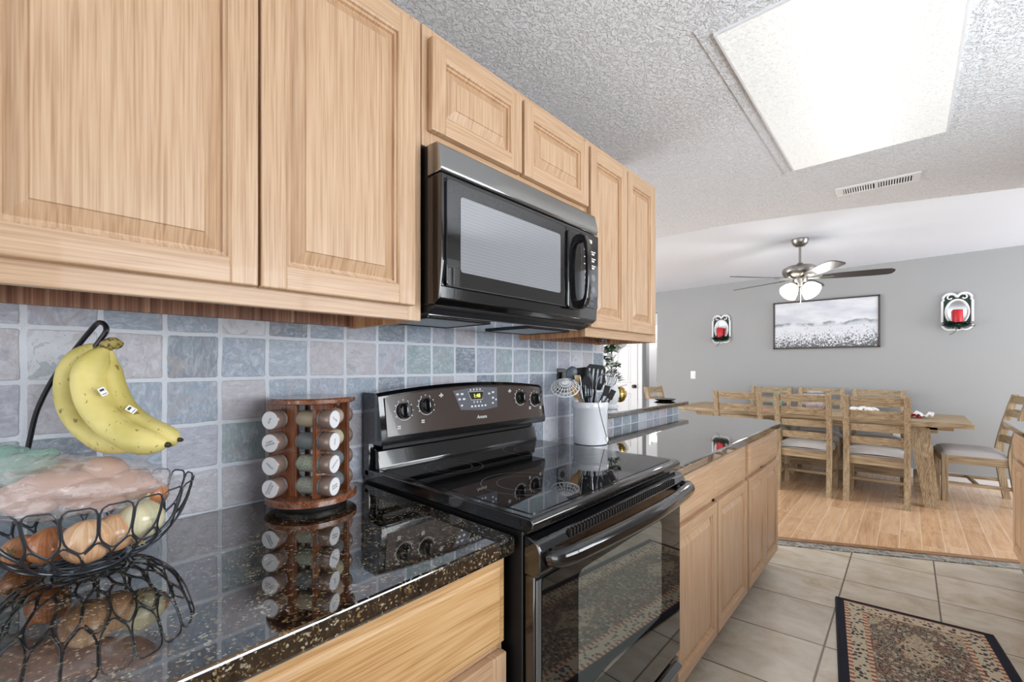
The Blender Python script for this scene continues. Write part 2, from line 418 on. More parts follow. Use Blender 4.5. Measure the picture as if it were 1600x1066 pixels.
bn = ban.noise(scale=14, detail=3); bs = ban.noise(ban.scaled(1, 1, .45), 120, 3, .7); bb = ban.noise(scale=42, detail=2)
bc = ban.mix(bn.step(.35, .7), (226, 210, 132), (198, 184, 98))
bc = ban.mix(bs.gt(.655) * .7, bc, (120, 88, 40)); bc = ban.mix(bb.gt(.71) * .75, bc, (128, 92, 50)); ban.col(bc)
ban_tip = M('banana_tip', (52, 44, 30), .7); ban_stem = M('banana_stem', (150, 134, 70), .6)
bsn = ban_stem.noise(scale=160, detail=3); ban_stem.col(ban_stem.mix(bsn.step(.45, .6), (168, 152, 84), (84, 66, 44)))
def onion_mat(name, a, b, c):
    m = M(name, a, .26, coat=.35); m.co()
    ang = m.y.op('ARCTAN2', m.x); st = m.noise(m.vec(ang * 7, m.z * 9, 0), 1, 3, .6)
    m.col(m.mix((st * .7 + m.noise(scale=30) * .3).step(.35, .65), m.mix(m.z.step(-.04, .04), a, c), b)); m.bump(st, .15, .001); return m
on_o = onion_mat('amber_onion_skin', (204, 132, 82), (186, 106, 60), (222, 168, 120))
on_p = onion_mat('pale_onion_skin', (224, 178, 138), (212, 156, 112), (236, 206, 170))
on_w = onion_mat('white_onion_skin', (232, 226, 196), (222, 208, 168), (220, 222, 190))
root_m = M('onion_roots', (190, 164, 124), .8)
bag_m = M('clear_plastic_bag', (234, 224, 222), .14, alpha=.50, coat=.9); bag_m.co()
bw = bag_m.noise(bag_m.scaled(1, 1, 2.6), 8, 3, .5, 1.0); bw = ((bw * 5).fract() - .5).abs() * 2; bw2 = bag_m.noise(bag_m.scaled(1, 1, 2.0), 34, 3, .5, .8)
bag_m.bump(bw * .35 + bw2 * .5, .5, .005); bag_m.set('Alpha', bw2.step(.45, .65) * .22 + .26)
bag_g = M('green_plastic_bag', (170, 214, 200), .18, alpha=.6, coat=.6); bag_g.co()
bw = bag_g.noise(scale=26, detail=3, dist=1.5); bag_g.bump(bw, .9, .01)
pot_m = M('sweet_potato_skin', (208, 168, 152), .6); pot_m.bump(pot_m.noise(scale=60, detail=4), .3, .002)

# rug
rug_m = M('patterned_rug_wool', (60, 50, 60), .95); r = rug_m; r.co()
RW, RL = .585, 1.75                                          # local: x across 0..RW, y along 0..RL
dx = (r.x - RW / 2).abs(); dy = (r.y - RL / 2).abs(); ex = dx * -1 + RW / 2; ey = dy * -1 + RL / 2
ed = ex.min(ey + .02)
v1 = r.voro(scale=56, feat='F1'); v1c = r.voro(scale=56, out='Color'); ve = r.voro(scale=44, feat='DISTANCE_TO_EDGE')
sx = r.nt.nodes.new('ShaderNodeSeparateXYZ'); r.nt.links.new(v1c.s, sx.inputs[0]); va, vb = N(r.nt, sx.outputs[0]), N(r.nt, sx.outputs[1])
flow = r.mix(va.gt(.40) * v1.step(.55, .40), (38, 32, 42), r.ramp(vb, [(0, (214, 202, 182)), (.50, (184, 170, 152)), (.74, (142, 84, 74)), (.84, (116, 50, 58)), (.92, (120, 118, 124))], const=True))
flow = r.mix(ve.step(.045, .02) * .85, flow, (206, 190, 158))
mx = ((r.x - RW / 2) * 1.9).abs(); my = (((r.y + .05) / .8).fract() - .5).abs() * .8
med = mx + my
wob = (r.noise(scale=26, detail=1) - .5) * .05
med = med + wob
sw = r.noise(scale=21, detail=3, rough=.55, dist=1.6); sl = ((sw * 9).fract() - .5).abs() * 2
red = r.noise(scale=16, detail=1).gt(.56)
swc = r.mix(sl.step(.42, .58), (40, 34, 44), (206, 194, 170)); swc = r.mix(red * sl.lt(.40), swc, (132, 54, 60)); swc = r.mix(red * sl.gt(.86), swc, (186, 140, 108))
flow = r.mix(.45, flow, swc)
cream = r.mix(va.gt(.45) * v1.step(.5, .35), (204, 192, 166), r.ramp(vb, [(0, (110, 60, 58)), (.5, (58, 54, 66)), (.8, (150, 120, 96))], const=True))
cream = r.mix(sl.lt(.30) * .8, cream, (90, 60, 64))
fld = r.mix(med.lt(.14), flow, cream)
fld = r.mix((med.gt(.14)) * (med.lt(.152)), fld, (190, 174, 140))
corner = ((dx * 1.5 + dy) + wob).gt(RL / 2 + .02)
fld = r.mix(corner, fld, cream)
tri = (((r.y * 34).fract() - .5).abs() * 2 + ((r.x + .0) * 34).fract() * .0)
stripe = r.mix(tri.gt(.5), (168, 100, 78), (216, 202, 174))
bm_ = r.mix(v1.step(.50, .36) * va.gt(.25), (208, 198, 174), (70, 64, 72))
c = r.mix(ed.gt(.122), stripe, fld); c = r.mix(ed.lt(.105), c, bm_); c = r.mix(ed.lt(.050), c, stripe)
c = r.mix(ed.lt(.034), c, (30, 34, 50)); r.col(c); r.bump(r.noise(scale=500, detail=2), .5, .002)
# painting: pale sky, misty hills, meadow flowers (procedural)
art = M('meadow_painting', (210, 214, 220), .6); art.co()                    # local x -.53..+.53, z -.30..+.30
nx = art.noise(art.vec(art.x * 2.2, art.z * 7, 0), 1, 4, .6); cl = art.mix(nx.step(.35, .65), (226, 228, 234), (198, 202, 212))
hl = art.noise(art.vec(art.x * 4, 3, 0), 1, 4, .6); hz = art.z - .02 - (hl - .5) * .16
hill = ((hz * -1).step(-.01, .01)) * (hz.step(-.055, .0))
cl = art.mix(hill * art.noise(art.vec(art.x * 5, 9, 0), 1, 2).step(.42, .56) * .95, cl, (112, 120, 126)); cl = art.mix((art.z + .03).lt(0) * .8, cl, (220, 222, 230))
fl = art.noise(art.vec(art.x * 60, art.z * 45, 0), 1, 4, .75, .6); dens = (art.z * -1 + (art.noise(art.vec(art.x * 5, 0, 5), 1, 2) - .5) * .22)
cl = art.mix(((fl + dens * 1.0).gt(.70)) * .9, cl, (60, 66, 68))
vf = art.voro(art.vec(art.x, 0, art.z), 34); cl = art.mix((vf.lt(.26)) * (dens.gt(.10)), cl, (238, 236, 240))
cl = art.mix((art.voro(art.vec(art.x + 3, 0, art.z), 22).lt(.12)) * (dens.gt(.02)), cl, (52, 56, 60)); art.col(cl)

# ------------------------------------------------------------------ the room
def plane_obj(name, pts, mat, th=.02, up=True):      # horizontal slab from an outline
    g = G(); g.prism(pts, pts_z[0], pts_z[1], 'z'); return struct(g.make(name, mat))
DY = 6.70
SL = .486
def thr(x, off=0): return 3.636 + off + (x - .53) * SL
g = G(); g.prism([(-3.2, -2.8), (2.6, -2.8), (2.6, thr(2.6)), (-3.2, thr(-3.2))], -.05, 0, 'z'); struct(g.make('floor', ft))
g = G(); g.prism([(-3.2, thr(-3.2)), (2.6, thr(2.6)), (5.2, thr(2.6)), (5.2, 8.2), (-5.2, 8.2), (-5.2, thr(-3.2))], -.05, 0.0, 'z'); struct(g.make('floor_dining', pl))
a = math.atan(SL)
g = G(); g.box((-3.5, -.105, 0), (1.5, 0, .006), .002, mat=Matrix.Translation((.53 + 1.2, thr(.53 + 1.2) - .002, 0)) @ Matrix.Rotation(a, 4, 'Z')); struct(g.make('trim_1', mos))
g = G(); g.box((-3.5, -.022, 0), (1.5, .03, .014), .006, mat=Matrix.Translation((.53 + 1.2, thr(.53 + 1.2), 0)) @ Matrix.Rotation(a, 4, 'Z')); struct(g.make('trim_2', nosing))
# backsplash wall up to the ceiling, ends at y = 2.075; pony wall beyond it
g = G(); g.box((-.14, -2.8, 0), (0, 2.075, 2.29)); struct(g.make('wall_left', slate_wall))
g = G(); g.box((-.14, 2.075, 0), (0, 3.12, .968)); struct(g.make('wall_pony', slate_wall))
# kitchen ceiling with its far edge, dining ceiling a little higher
g = G(); g.prism([(-5.2, -2.8), (2.75, -2.8), (2.75, 4.21), (.821, 3.591), (.187, 3.435), (-.226, 3.426), (-5.2, 3.42)], 2.29, 2.60, 'z')
struct(g.make('ceiling', ceil_m))
g = G(); V = []
x0, x1 = -5.2, 5.2
zc = lambda x: 2.423 + (min(max(x, -1.8), 2.2) + 1.737) * .0118
xs = [-5.2, -1.8, 2.2, 5.2]
for x in xs: V += [(x, 3.3, zc(x)), (x, 8.2, zc(x)), (x, 3.3, zc(x) + .08), (x, 8.2, zc(x) + .08)]
F = []
for i in range(3):
    p, q = i * 4, i * 4 + 4; F += [(p, q, q+1, p+1), (p+2, p+3, q+3, q+2), (p, p+2, q+2, q), (p+1, q+1, q+3, p+3)]
g._in(V, F); struct(g.make('ceiling_dining', ceil_s))
g = G(); g.box((-1.737, DY, 0), (5.2, DY + .12, 2.60)); struct(g.make('wall_far', wall_m))
g = G(); g.box((-5.2, DY, 0), (-1.98, DY + .12, 2.60)); struct(g.make('wall_hall_side', wall_m))
g = G(); g.box((-1.98, DY, 2.10), (-1.737, DY + .12, 2.60)); struct(g.make('wall_hall_header', wall_m))
g = G(); g.box((-4.2, 8.1, 0), (0, 8.2, 2.60)); struct(g.make('wall_hall_end', wall_m))
g = G(); g.box((-5.3, -2.8, 0), (-5.2, 8.2, 2.60)); struct(g.make('wall_living', wall_m))
g = G(); g.box((-1.735, DY - .014, 0), (5.2, DY, .10), .004); struct(g.make('baseboard_far', white_paint))
# far kitchen wall on the right with the window over the counter
g = G(); WX = 2.31
for lo, hi in (((WX, -2.8, 0), (WX + .12, 4.10, 1.05)), ((WX, -2.8, 2.05), (WX + .12, 4.10, 2.29)), ((WX, -2.8, 1.05), (WX + .12, .1, 2.05)), ((WX, 2.3, 1.05), (WX + .12, 4.10, 2.05))): g.box(lo, hi)
struct(g.make('wall_right', wall_m))
wd = G()
for lo, hi in (((WX - .01, .04, 1.00), (WX + .03, 2.36, 1.05)), ((WX - .01, .04, 2.05), (WX + .03, 2.36, 2.11)), ((WX - .01, .04, 1.05), (WX + .03, .1, 2.05)), ((WX - .01, 2.3, 1.05), (WX + .03, 2.36, 2.05)), ((WX + .02, 1.18, 1.05), (WX + .06, 1.23, 2.05))): wd.box(lo, hi, .006)
w1 = struct(wd.make('window_1', white_paint))
g = G(); g.box((WX + .035, .1, 1.05), (WX + .04, 2.3, 2.05)); o = g.make('pane', M('window_pane', (255, 255, 255), .0, alpha=.12), w1)

# panelled doors (door leaf = thing-like structure with its panels and knob)
def panel_door(name, x0, x1, y, z1=2.03, knob=None):
    g = G(); g.box((x0, y - .035, 0), (x1, y, z1), .003); w = x1 - x0
    d = struct(g.make(name, white_paint))
    cols = [(x0 + w * .15, x0 + w * .45), (x0 + w * .55, x0 + w * .85)]
    for (a0, a1) in cols:
        for (b0, b1) in ((.22, .80), (.98, 1.58), (1.70, 1.90)):
            q = G(); q.tube([(a0, y - .036, b0), (a1, y - .036, b0), (a1, y - .036, b1), (a0, y - .036, b1)], .008, True, 6)
            q.box((a0 + .035, y - .043, b0 + .035), (a1 - .035, y - .034, b1 - .035), .006); q.make('door_panel', white_paint, d)
    if knob:
        q = G(); mm = Matrix.Translation((knob, y - .035, .92)) @ Matrix.Rotation(radians(90), 4, 'X')
        q.lathe([(.030, 0), (.030, .008), (.012, .012), (.012, .03), (.028, .042), (.030, .055), (.018, .068)], 20, mm); q.make('door_knob', M('dark_bronze', (52, 46, 44), .3, metal=.8), d)
    return d
panel_door('door_1', -2.82, -2.06, DY - .005, knob=-2.10)
g = G()
for lo, hi in (((-2.06, DY - .02, 0), (-1.985, DY + .001, 2.10)), ((-2.895, DY - .02, 0), (-2.82, DY + .001, 2.10)), ((-2.895, DY - .02, 2.03), (-1.985, DY + .001, 2.10))): g.box(lo, hi, .006)
struct(g.make('trim_3', white_paint))
panel_door('door_2', -2.46, -1.70, 8.09)
g = G(); g.box((-2.50, 8.06, 0), (-2.46, 8.10, 2.09), .004); struct(g.make('trim_4', white_paint))

# ceiling light panel and register
lt = thing('ceiling_light', 'large bright frosted fluorescent light panel in the kitchen ceiling', 'light', (1.055, 2.061, 2.29))
g = G(); g.box((-.283, -.629, -.012), (.283, .629, -.004), .002); g.make('diffuser', diff, lt)
g = G()
for lo, hi in (((-.289, -.636, -.0125), (-.282, .636, .0)), ((.282, -.636, -.0125), (.289, .636, .0)), ((-.2885, -.6355, -.0121), (.2885, -.628, -.0003)), ((-.2885, .628, -.0121), (.2885, .6355, -.0003))): g.box(lo, hi)
g.make('frame', white_paint, lt)
g = G(); o_ = .05
for lo, hi in (((-.283-o_, -.629-o_, -.004), (-.283, .629+o_, .003)), ((.283, -.629-o_, -.004), (.283+o_, .629+o_, .003)), ((-.283, -.629-o_, -.004), (.283, -.629, .003)), ((-.283, .629, -.004), (.283, .629+o_, .003))): g.box((lo[0]+1.055, lo[1]+2.061, lo[2]+2.29), (hi[0]+1.055, hi[1]+2.061, hi[2]+2.29))
struct(g.make('trim_5', ceil_m))
vt = thing('air_vent', 'long white slotted air register in the ceiling beyond the light panel', 'vent', (1.08, 3.245, 2.29), radians(2))
g = G()
for lo, hi in (((-.185, -.075, -.008), (.185, -.050, 0)), ((-.185, .050, -.008), (.185, .075, 0)), ((-.185, -.05, -.008), (-.150, .05, 0)), ((.150, -.05, -.008), (.185, .05, 0)), ((-.008, -.05, -.008), (.008, .05, 0))): g.box(lo, hi, .002)
g.make('frame', white_paint, vt)
g = G(); g.box((-.155, -.055, -.003), (.155, .055, 0)); g.make('duct', shadow_gap, vt)
for k in range(26):
    x = -.142 + k * .0114
    if abs(x) < .010: continue
    g = G(); g.box((-.0022, -.05, -.007), (.0022, .05, -.001), mat=Matrix.Translation((x, 0, 0)) @ Matrix.Rotation(radians(25), 4, 'Y')); g.make('slat', white_paint, vt)

# ------------------------------------------------------------------ cabinets
def door_geo(y0, y1, z0, z1, x, st=.045, flat=False, top=None):
    """raised-panel front facing +X, on the plane x; slot 0 upright grain, slot 1 lengthwise grain"""
    g = G(); t = .020
    g.box((x, y0, z0), (x + t, y0 + st, z1), .003); g.box((x, y1 - st, z0), (x + t, y1, z1), .003)
    g.box((x + .0002, y0 + st - .002, z0), (x + t - .0002, y1 - st + .002, z0 + st), .003, 1)
    g.box((x + .0002, y0 + st - .002, z1 - st), (x + t - .0002, y1 - st + .002, z1), .003, 1)
    s = st - .001
    loops = [(s, t - .001), (s + .003, t - .003), (s + .004, t - .0085), (s + .009, t - .0095), (s + .0105, t - .0165), (s + .013, t - .0165), (s + .036, t - .0055), (s + .0375, t - .003)]
    V = []; F = []
    for i, d in loops: V += [(x + d, y0 + i, z0 + i), (x + d, y1 - i, z0 + i), (x + d, y1 - i, z1 - i), (x + d, y0 + i, z1 - i)]
    for k in range(len(loops) - 1):
        for j in range(4): F.append((k*4+j, k*4+(j+1) % 4, k*4+4+(j+1) % 4, k*4+4+j))
    n = len(loops) * 4 - 4; F.append((n, n+1, n+2, n+3)); g._in(V, F, 0, False)
    return g
def drawer_geo(y0, y1, z0, z1, x):
    g = G(); t = .020
    loops = [(0, 0), (0, t - .008), (.004, t - .005), (.014, t - .004), (.020, t), (.024, t)]
    V = []; F = []
    for i, d in loops: V += [(x + d, y0 + i, z0 + i), (x + d, y1 - i, z0 + i), (x + d, y1 - i, z1 - i), (x + d, y0 + i, z1 - i)]
    for k in range(len(loops) - 1):
        for j in range(4): F.append((k*4+j, k*4+(j+1) % 4, k*4+4+(j+1) % 4, k*4+4+j))
    n = len(loops) * 4 - 4; F += [(n, n+1, n+2, n+3), (3, 2, 1, 0)]; g._in(V, F); return g
def shift(g, dx, dy, dz):
    for v in g.bm.verts: v.co += Vector((dx, dy, dz))
    return g
def wall_cabinet(label, y0, y1, z0, z1, doors, depth=.325, dz0=None, dz1=None, recess=.035, left=True):
    t = thing('wall_cabinet', label, 'cabinet', (0, y0, z0), 0, 'wall cabinets above the range counter')
    L = y1 - y0; H = z1 - z0; d = depth
    g = G()
    g.box((0.002, 0, 0.0 if left else recess), (d - .018, .016, H), 0, 0); g.box((0.002, L - .016, 0), (d - .018, L, H), 0, 0)
    g.box((.002, .016, H - .016), (d - .018, L - .016, H), 0, 1)
    g.make('carcass', [wood_side, wood_h], t)
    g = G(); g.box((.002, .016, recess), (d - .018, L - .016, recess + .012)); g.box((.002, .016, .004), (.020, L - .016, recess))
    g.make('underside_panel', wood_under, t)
    g = G(); f = d - .018; dd = [(a - y0, b - y0) for a, b in doors]
    g.box((f, 0, 0), (d, .038, H), .002); g.box((f, L - .038, 0), (d, L, H), .002)
    g.box((f + .0003, .036, 0), (d - .0003, L - .036, .045), .002, 1); g.box((f + .0003, .036, H - .045), (d - .0003, L - .036, H), .002, 1)
    for (a, b), (a2, b2) in zip(dd, dd[1:]): m_ = (b + a2) / 2; g.box((f + .0003, m_ - .02, .04), (d - .0003, m_ + .02, H - .04), .002)
    g.make('face_frame', [wood_v, wood_h], t)
    for a, b in doors:
        shift(door_geo(a, b, dz0, dz1, d + .0005), 0, -y0, -z0).make('door', [wood_v, wood_h], t)
    return t
wc = wall_cabinet('tall light wood wall cabinet with two raised-panel doors left of the microwave', -.12, .648, 1.364, 2.10, [(-.08, .279), (.283, .619)], dz0=1.398, dz1=2.072)
g = G(); g.box((.255, .585, .008), (.30, .60, .036), .002); g.lathe([(.008, 0), (.008, .006), (.004, .008)], 12, Matrix.Translation((.285, .585, .022)) @ Matrix.Rotation(radians(90), 4, 'X')); g.make('corner_bracket', steel_b, wc)
wall_cabinet('short light wood wall cabinet with two raised-panel doors directly above the microwave', .650, 1.386, 1.800, 2.10, [(.667, 1.006), (1.018, 1.380)], dz0=1.838, dz1=2.070, recess=.0)
wc = wall_cabinet('light wood wall cabinet with two narrow doors right of the microwave', 1.388, 2.000, 1.364, 2.10, [(1.396, 1.680), (1.684, 1.955)], dz0=1.398, dz1=2.070)
g = G(); g.box((.05, .56, .008), (.09, .60, .036), .002); g.lathe([(.008, 0), (.008, .006), (.004, .008)], 12, Matrix.Translation((.07, .56, .022)) @ Matrix.Rotation(radians(90), 4, 'X')); g.make('corner_bracket', steel_b, wc)

def base_cabinet(label, y0, y1, fronts, name_group, X=.59, flip=False, loc=None, rz=0, toe=.10, endp=None):
    """fronts: list of (kind, y0, y1, z0, z1)"""
    t = thing('base_cabinet', label, 'cabinet', loc or (0, y0, 0), rz, name_group)
    L = y1 - y0
    g = G(); g.box((.004, 0, toe), (X - .018, L, .875), 0, 0); g.box((.02, .01, 0), (X - .085, L - .01, toe), 0, 1)
    g.make('carcass', [wood_side, shadow_gap], t)
    g = G(); f = X - .018
    zs = sorted({round(q[3], 3) for q in fronts})
    g.box((f, 0, toe), (X, .035, .875), .002); g.box((f, L - .035, toe), (X, L, .875), .002)
    g.box((f + .0003, .03, toe), (X - .0003, L - .03, toe + .04), .002, 1); g.box((f + .0003, .03, .845), (X - .0003, L - .03, .875), .002, 1)
    g.box((f + .0003, .03, .66), (X - .0003, L - .03, .71), .002, 1)
    cuts = sorted({(round(q[1], 3), round(q[2], 3)) for q in fronts if q[0] == 'door'})
    for (a, b), (a2, b2) in zip(cuts, cuts[1:]): m_ = (b + a2) / 2 - y0; g.box((f + .0003, m_ - .018, toe + .03), (X - .0003, m_ + .018, .85), .002)
    g.make('face_frame', [wood_v, wood_h], t)
    for k, a, b, z0, z1 in fronts:
        if k == 'door': shift(door_geo(a, b, z0, z1, X + .0005, .042), 0, -y0, 0).make('door', [wood_v, wood_h], t)
        else: shift(drawer_geo(a, b, z0, z1, X + .0005), 0, -y0, 0).make('drawer_front', oak_h if k == 'odrawer' else wood_h, t)
    return t
GB = 'light wood base cabinets'
base_cabinet('light wood base cabinet under the granite counter left of the range', -.30, .652, [('odrawer', -.10, .645, .700, .868), ('door', -.10, .262, .12, .682), ('door', .268, .645, .12, .682)], GB, X=.595)
base_cabinet('wide light wood base cabinet just right of the range', 1.430, 2.452, [('drawer', 1.475, 1.943, .695, .852), ('drawer', 1.945, 2.418, .695, .852), ('door', 1.475, 1.968, .108, .676), ('door', 1.984, 2.438, .108, .676)], GB, X=.592)
base_cabinet('narrow light wood base cabinet at the far end of the peninsula', 2.454, 3.145, [('drawer', 2.478, 3.135, .695, .852), ('door', 2.478, 2.806, .108, .676), ('door', 2.812, 3.135, .108, .676)], GB, X=.592)
# run across the aisle; only its far end shows at the right edge of the photo
for (a, b, lab) in ((3.42, 4.075, 'light wood base cabinet at the right edge of the photo, far side of the aisle'), (2.42, 3.418, 'light wood base cabinet with two doors along the right side of the aisle'), (1.2, 2.418, 'light wood base cabinet below the kitchen window across from the range'), (-.4, 1.198, 'light wood base cabinet nearest the camera across the aisle')):
    L = b - a; h = L / 2
    t = base_cabinet(lab, 0, L, [('drawer', .02, h - .004, .700, .858), ('drawer', h + .004, L - .02, .700, .858), ('door', .02, h - .004, .120, .685), ('door', h + .004, L - .02, .120, .685)], GB, X=.595, loc=(2.307, b, 0), rz=pi)

# granite worktops
def worktop(name, label, pts, z0, z1, ov=.006):
    g = G(); g.prism(pts, z0, z1, 'z', bev=ov); return tag(g.make(name, granite), label, 'countertop')
worktop('countertop', 'dark speckled granite countertop left of the range, under the spice rack', [(.002, -.6), (.628, -.6), (.628, .657), (.002, .657)], .877, .914)
worktop('countertop', 'glossy dark granite peninsula countertop right of the range', [(.002, 1.428), (.645, 1.428), (.645, 3.066), (.56, 3.158), (.002, 3.158)], .877, .914)
worktop('countertop', 'dark granite countertop at the right edge of the photo, across the aisle', [(1.655, -.6), (2.307, -.6), (2.307, 4.10), (1.655, 4.10)], .877, .914)
worktop('bar_top', 'raised dark granite bar ledge on the low tiled wall', [(-.42, 2.078), (.025, 2.078), (.025, 3.243), (-.42, 3.243)], .969, .999, .006)

# ------------------------------------------------------------------ microwave
mw = thing('microwave', 'black over-the-range microwave with a curved handle, mounted below the short cabinet', 'microwave', (0, .652, 1.385))
ML, MH = .704, .410                                            # local y 0..ML, z 0..MH
g = G(); g.box((.003, .004, .018), (.345, ML - .004, MH), .003)
g.make('casing', black_matte, mw)
g = G(); g.prism([(.345, .022), (.372, .018), (.392, .03), (.40, .12), (.40, .325), (.396, .328), (.345, .328)], .0, ML, 'y', bev=.003)
g.make('front_bezel', black, mw)
g = G(); g.prism([(.345, .332), (.395, .332), (.400, .340), (.388, .398), (.380, .406), (.345, .408)], .0, ML, 'y', bev=.003); g.make('top_grille_panel', M('glossy_black_enamel', (38, 46, 48), .14, ior=4.5), mw)
g = G(); g.prism([(.02, .0), (.33, .0), (.36, .008), (.366, .018), (.02, .02)], .006, ML - .006, 'y', bev=.002); g.make('base_pan', black_matte, mw)
g = G(); g.box((.03, .02, -.003), (.325, ML - .02, .001), .001); un = g.make('underside_plate', hood_m, mw)
for a in (.035, .44):
    g = G(); g.box((.10, a, -.006), (.30, a + .225, -.002), .001); g.make('grease_filter', mesh_m, un)
    g = G(); g.tube([(.10, a, -.006), (.30, a, -.006), (.30, a + .225, -.006), (.10, a + .225, -.006)], .003, True, 6); g.make('filter_rim', black_matte, un)
# door: glossy surround + window
def round_rect(y0, y1, z0, z1, r, n=4):
    P = []
    for cy, cz, a in ((y1 - r, z1 - r, 0), (y0 + r, z1 - r, 90), (y0 + r, z0 + r, 180), (y1 - r, z0 + r, 270)): P += arc(cy, cz, r, a, a + 90, n)
    return P
g = G(); g.prism(round_rect(.012, .498, .060, .316, .012), .399, .4045, 'x', bev=.0015); dr = g.make('door', black_glass, mw)
g = G(); g.prism(round_rect(.055, .468, .098, .282, .008), .4045, .4055, 'x'); g.make('window', mw_glass, dr)
g = G(); g.tube([(.4045, .012, .060), (.4045, .498, .060), (.4045, .498, .316), (.4045, .012, .316)], .0016, True, 6); g.make('door_seam', M('seam_grey', (70, 70, 74), .3), dr)
g = G()
outer = [(.402, .056), (.424, .058), (.438, .066), (.447, .090), (.451, .130), (.453, .180), (.451, .230), (.447, .270), (.438, .294), (.424, .302), (.402, .304)]
inner = [(.402, .084), (.422, .085), (.430, .090), (.435, .105), (.438, .140), (.439, .180), (.438, .220), (.435, .255), (.430, .270), (.422, .275), (.402, .276)]
g.prism(outer + inner[::-1], .556, .578, 'y', 0, .003)
g.prism(round_rect(.500, .578, .054, .306, .012), .398, .413, 'x', 0, .003); g.make('handle', black, mw)
g = G(); g.prism(round_rect(.588, .694, .070, .316, .004), .399, .4025, 'x'); cp = g.make('control_panel', black_glass, mw)
text('clock_digits', '1:50', .018, led_w, cp, face_x(.4032, .640, .296))
for row in range(3):
    for c_ in range(2):
        g = G(); y = .607 + c_ * .040; z = .262 - row * .024
        g.box((.4024, y, z), (.4030, y + .032, z + .0035)); g.box((.4024, y + .008, z - .009), (.4030, y + .024, z - .003)); g.make('button_marks', mark_w, cp)
for k, z in enumerate((.174, .132)):
    g = G(); g.lathe([(.0125, 0), (.0125, .0012), (.0105, .0016)], 20, Matrix.Translation((.4024, .664, z)) @ Matrix.Rotation(radians(90), 4, 'Y')); g.make('round_button', M('grey_button', (130, 132, 136), .4), cp)
for k in range(4):
    g = G(); g.box((.4024, .612, .185 - k * .020), (.4030, .620, .193 - k * .020)); g.make('button_marks', mark_w, cp)
for k, z in enumerate((.098, .078)):
    for c_ in range(2): g = G(); g.box((.4024, .612 + c_ * .032, z), (.4030, .638 + c_ * .032, z + .010)); g.make('button_marks', ctl_grey, cp)

# ------------------------------------------------------------------ range
RY0, RY1 = .668, 1.416; RL_ = RY1 - RY0
rg_ = thing('kitchen_range', 'black freestanding electric range with glass cooktop, four knobs and glossy oven door', 'stove', (0, RY0, 0))
g = G(); g.box((.02, .004, .02), (.635, RL_ - .004, .93), .003); g.make('side_casing', black_matte, rg_)
g = G(); g.prism([(.02, .918), (.650, .918), (.664, .926), (.668, .942), (.660, .951), (.02, .951)], 0, RL_, 'y', bev=.004)
ct = g.make('cooktop_frame', black, rg_)
g = G(); g.prism(round_rect(.022, RL_ - .022, .075, .645, .01), 0, .0022, 'z')
bm = g.bm
for v in bm.verts: v.co = Vector((v.co.y, v.co.x, v.co.z + .9505))
cg = g.make('cooktop_glass', cook_glass, rg_)
ring_m = M('burner_ring_print', (120, 116, 116), .2)
for cx_, cy_, rr_ in ((.205, .19, .085), (.205, .56, .108), (.475, .19, .108), (.475, .56, .085)):
    g = G(); 
    for q in (rr_, rr_ * .62): g.lathe([(q, .9528), (q + .0016, .9528)], 48, c=(cx_, cy_, 0), cap=False)
    g.make('burner_ring', ring_m, cg)
# backguard: low splash, then the leaning control head with an arched top
g = G(); g.box((.012, .0, .93), (.045, RL_, 1.03), .004); g.prism([(.04, .95), (.083, .95), (.080, .962), (.070, 1.008), (.055, 1.014), (.04, 1.014)], .012, RL_ - .012, 'y', bev=.004); g.make('backguard_splash', black, rg_)
g = G(); g.box((.040, .03, 1.010), (.072, RL_ - .03, 1.036)); g.make('vent_gap', black_matte, rg_)
def head(y0, y1, x0, x1b, x1t, zb, zt, arch, n=20, taper=0.):
    g = G(); V = []; F = []
    for i in range(n + 1):
        t_ = i / n; y = y0 + (y1 - y0) * t_; zz = zt + arch * (1 - (2*t_ - 1) ** 2)
        V += [(x0, y, zb), (x1b, y, zb), (x1b + .004, y, zb + .012), (x1t, y, zz - .010), (x1t - .012, y, zz), (x0, y, zz)]
    for i in range(n):
        for k in range(6): F.append((i*6+k, i*6+(k+1) % 6, (i+1)*6+(k+1) % 6, (i+1)*6+k))
    F.append(tuple(range(6))[::-1]); F.append(tuple(n*6+k for k in range(6))); g._in(V, F, 0, True); return g
head(0, RL_, .014, .112, .096, 1.028, 1.176, .022).make('control_head', black, rg_)
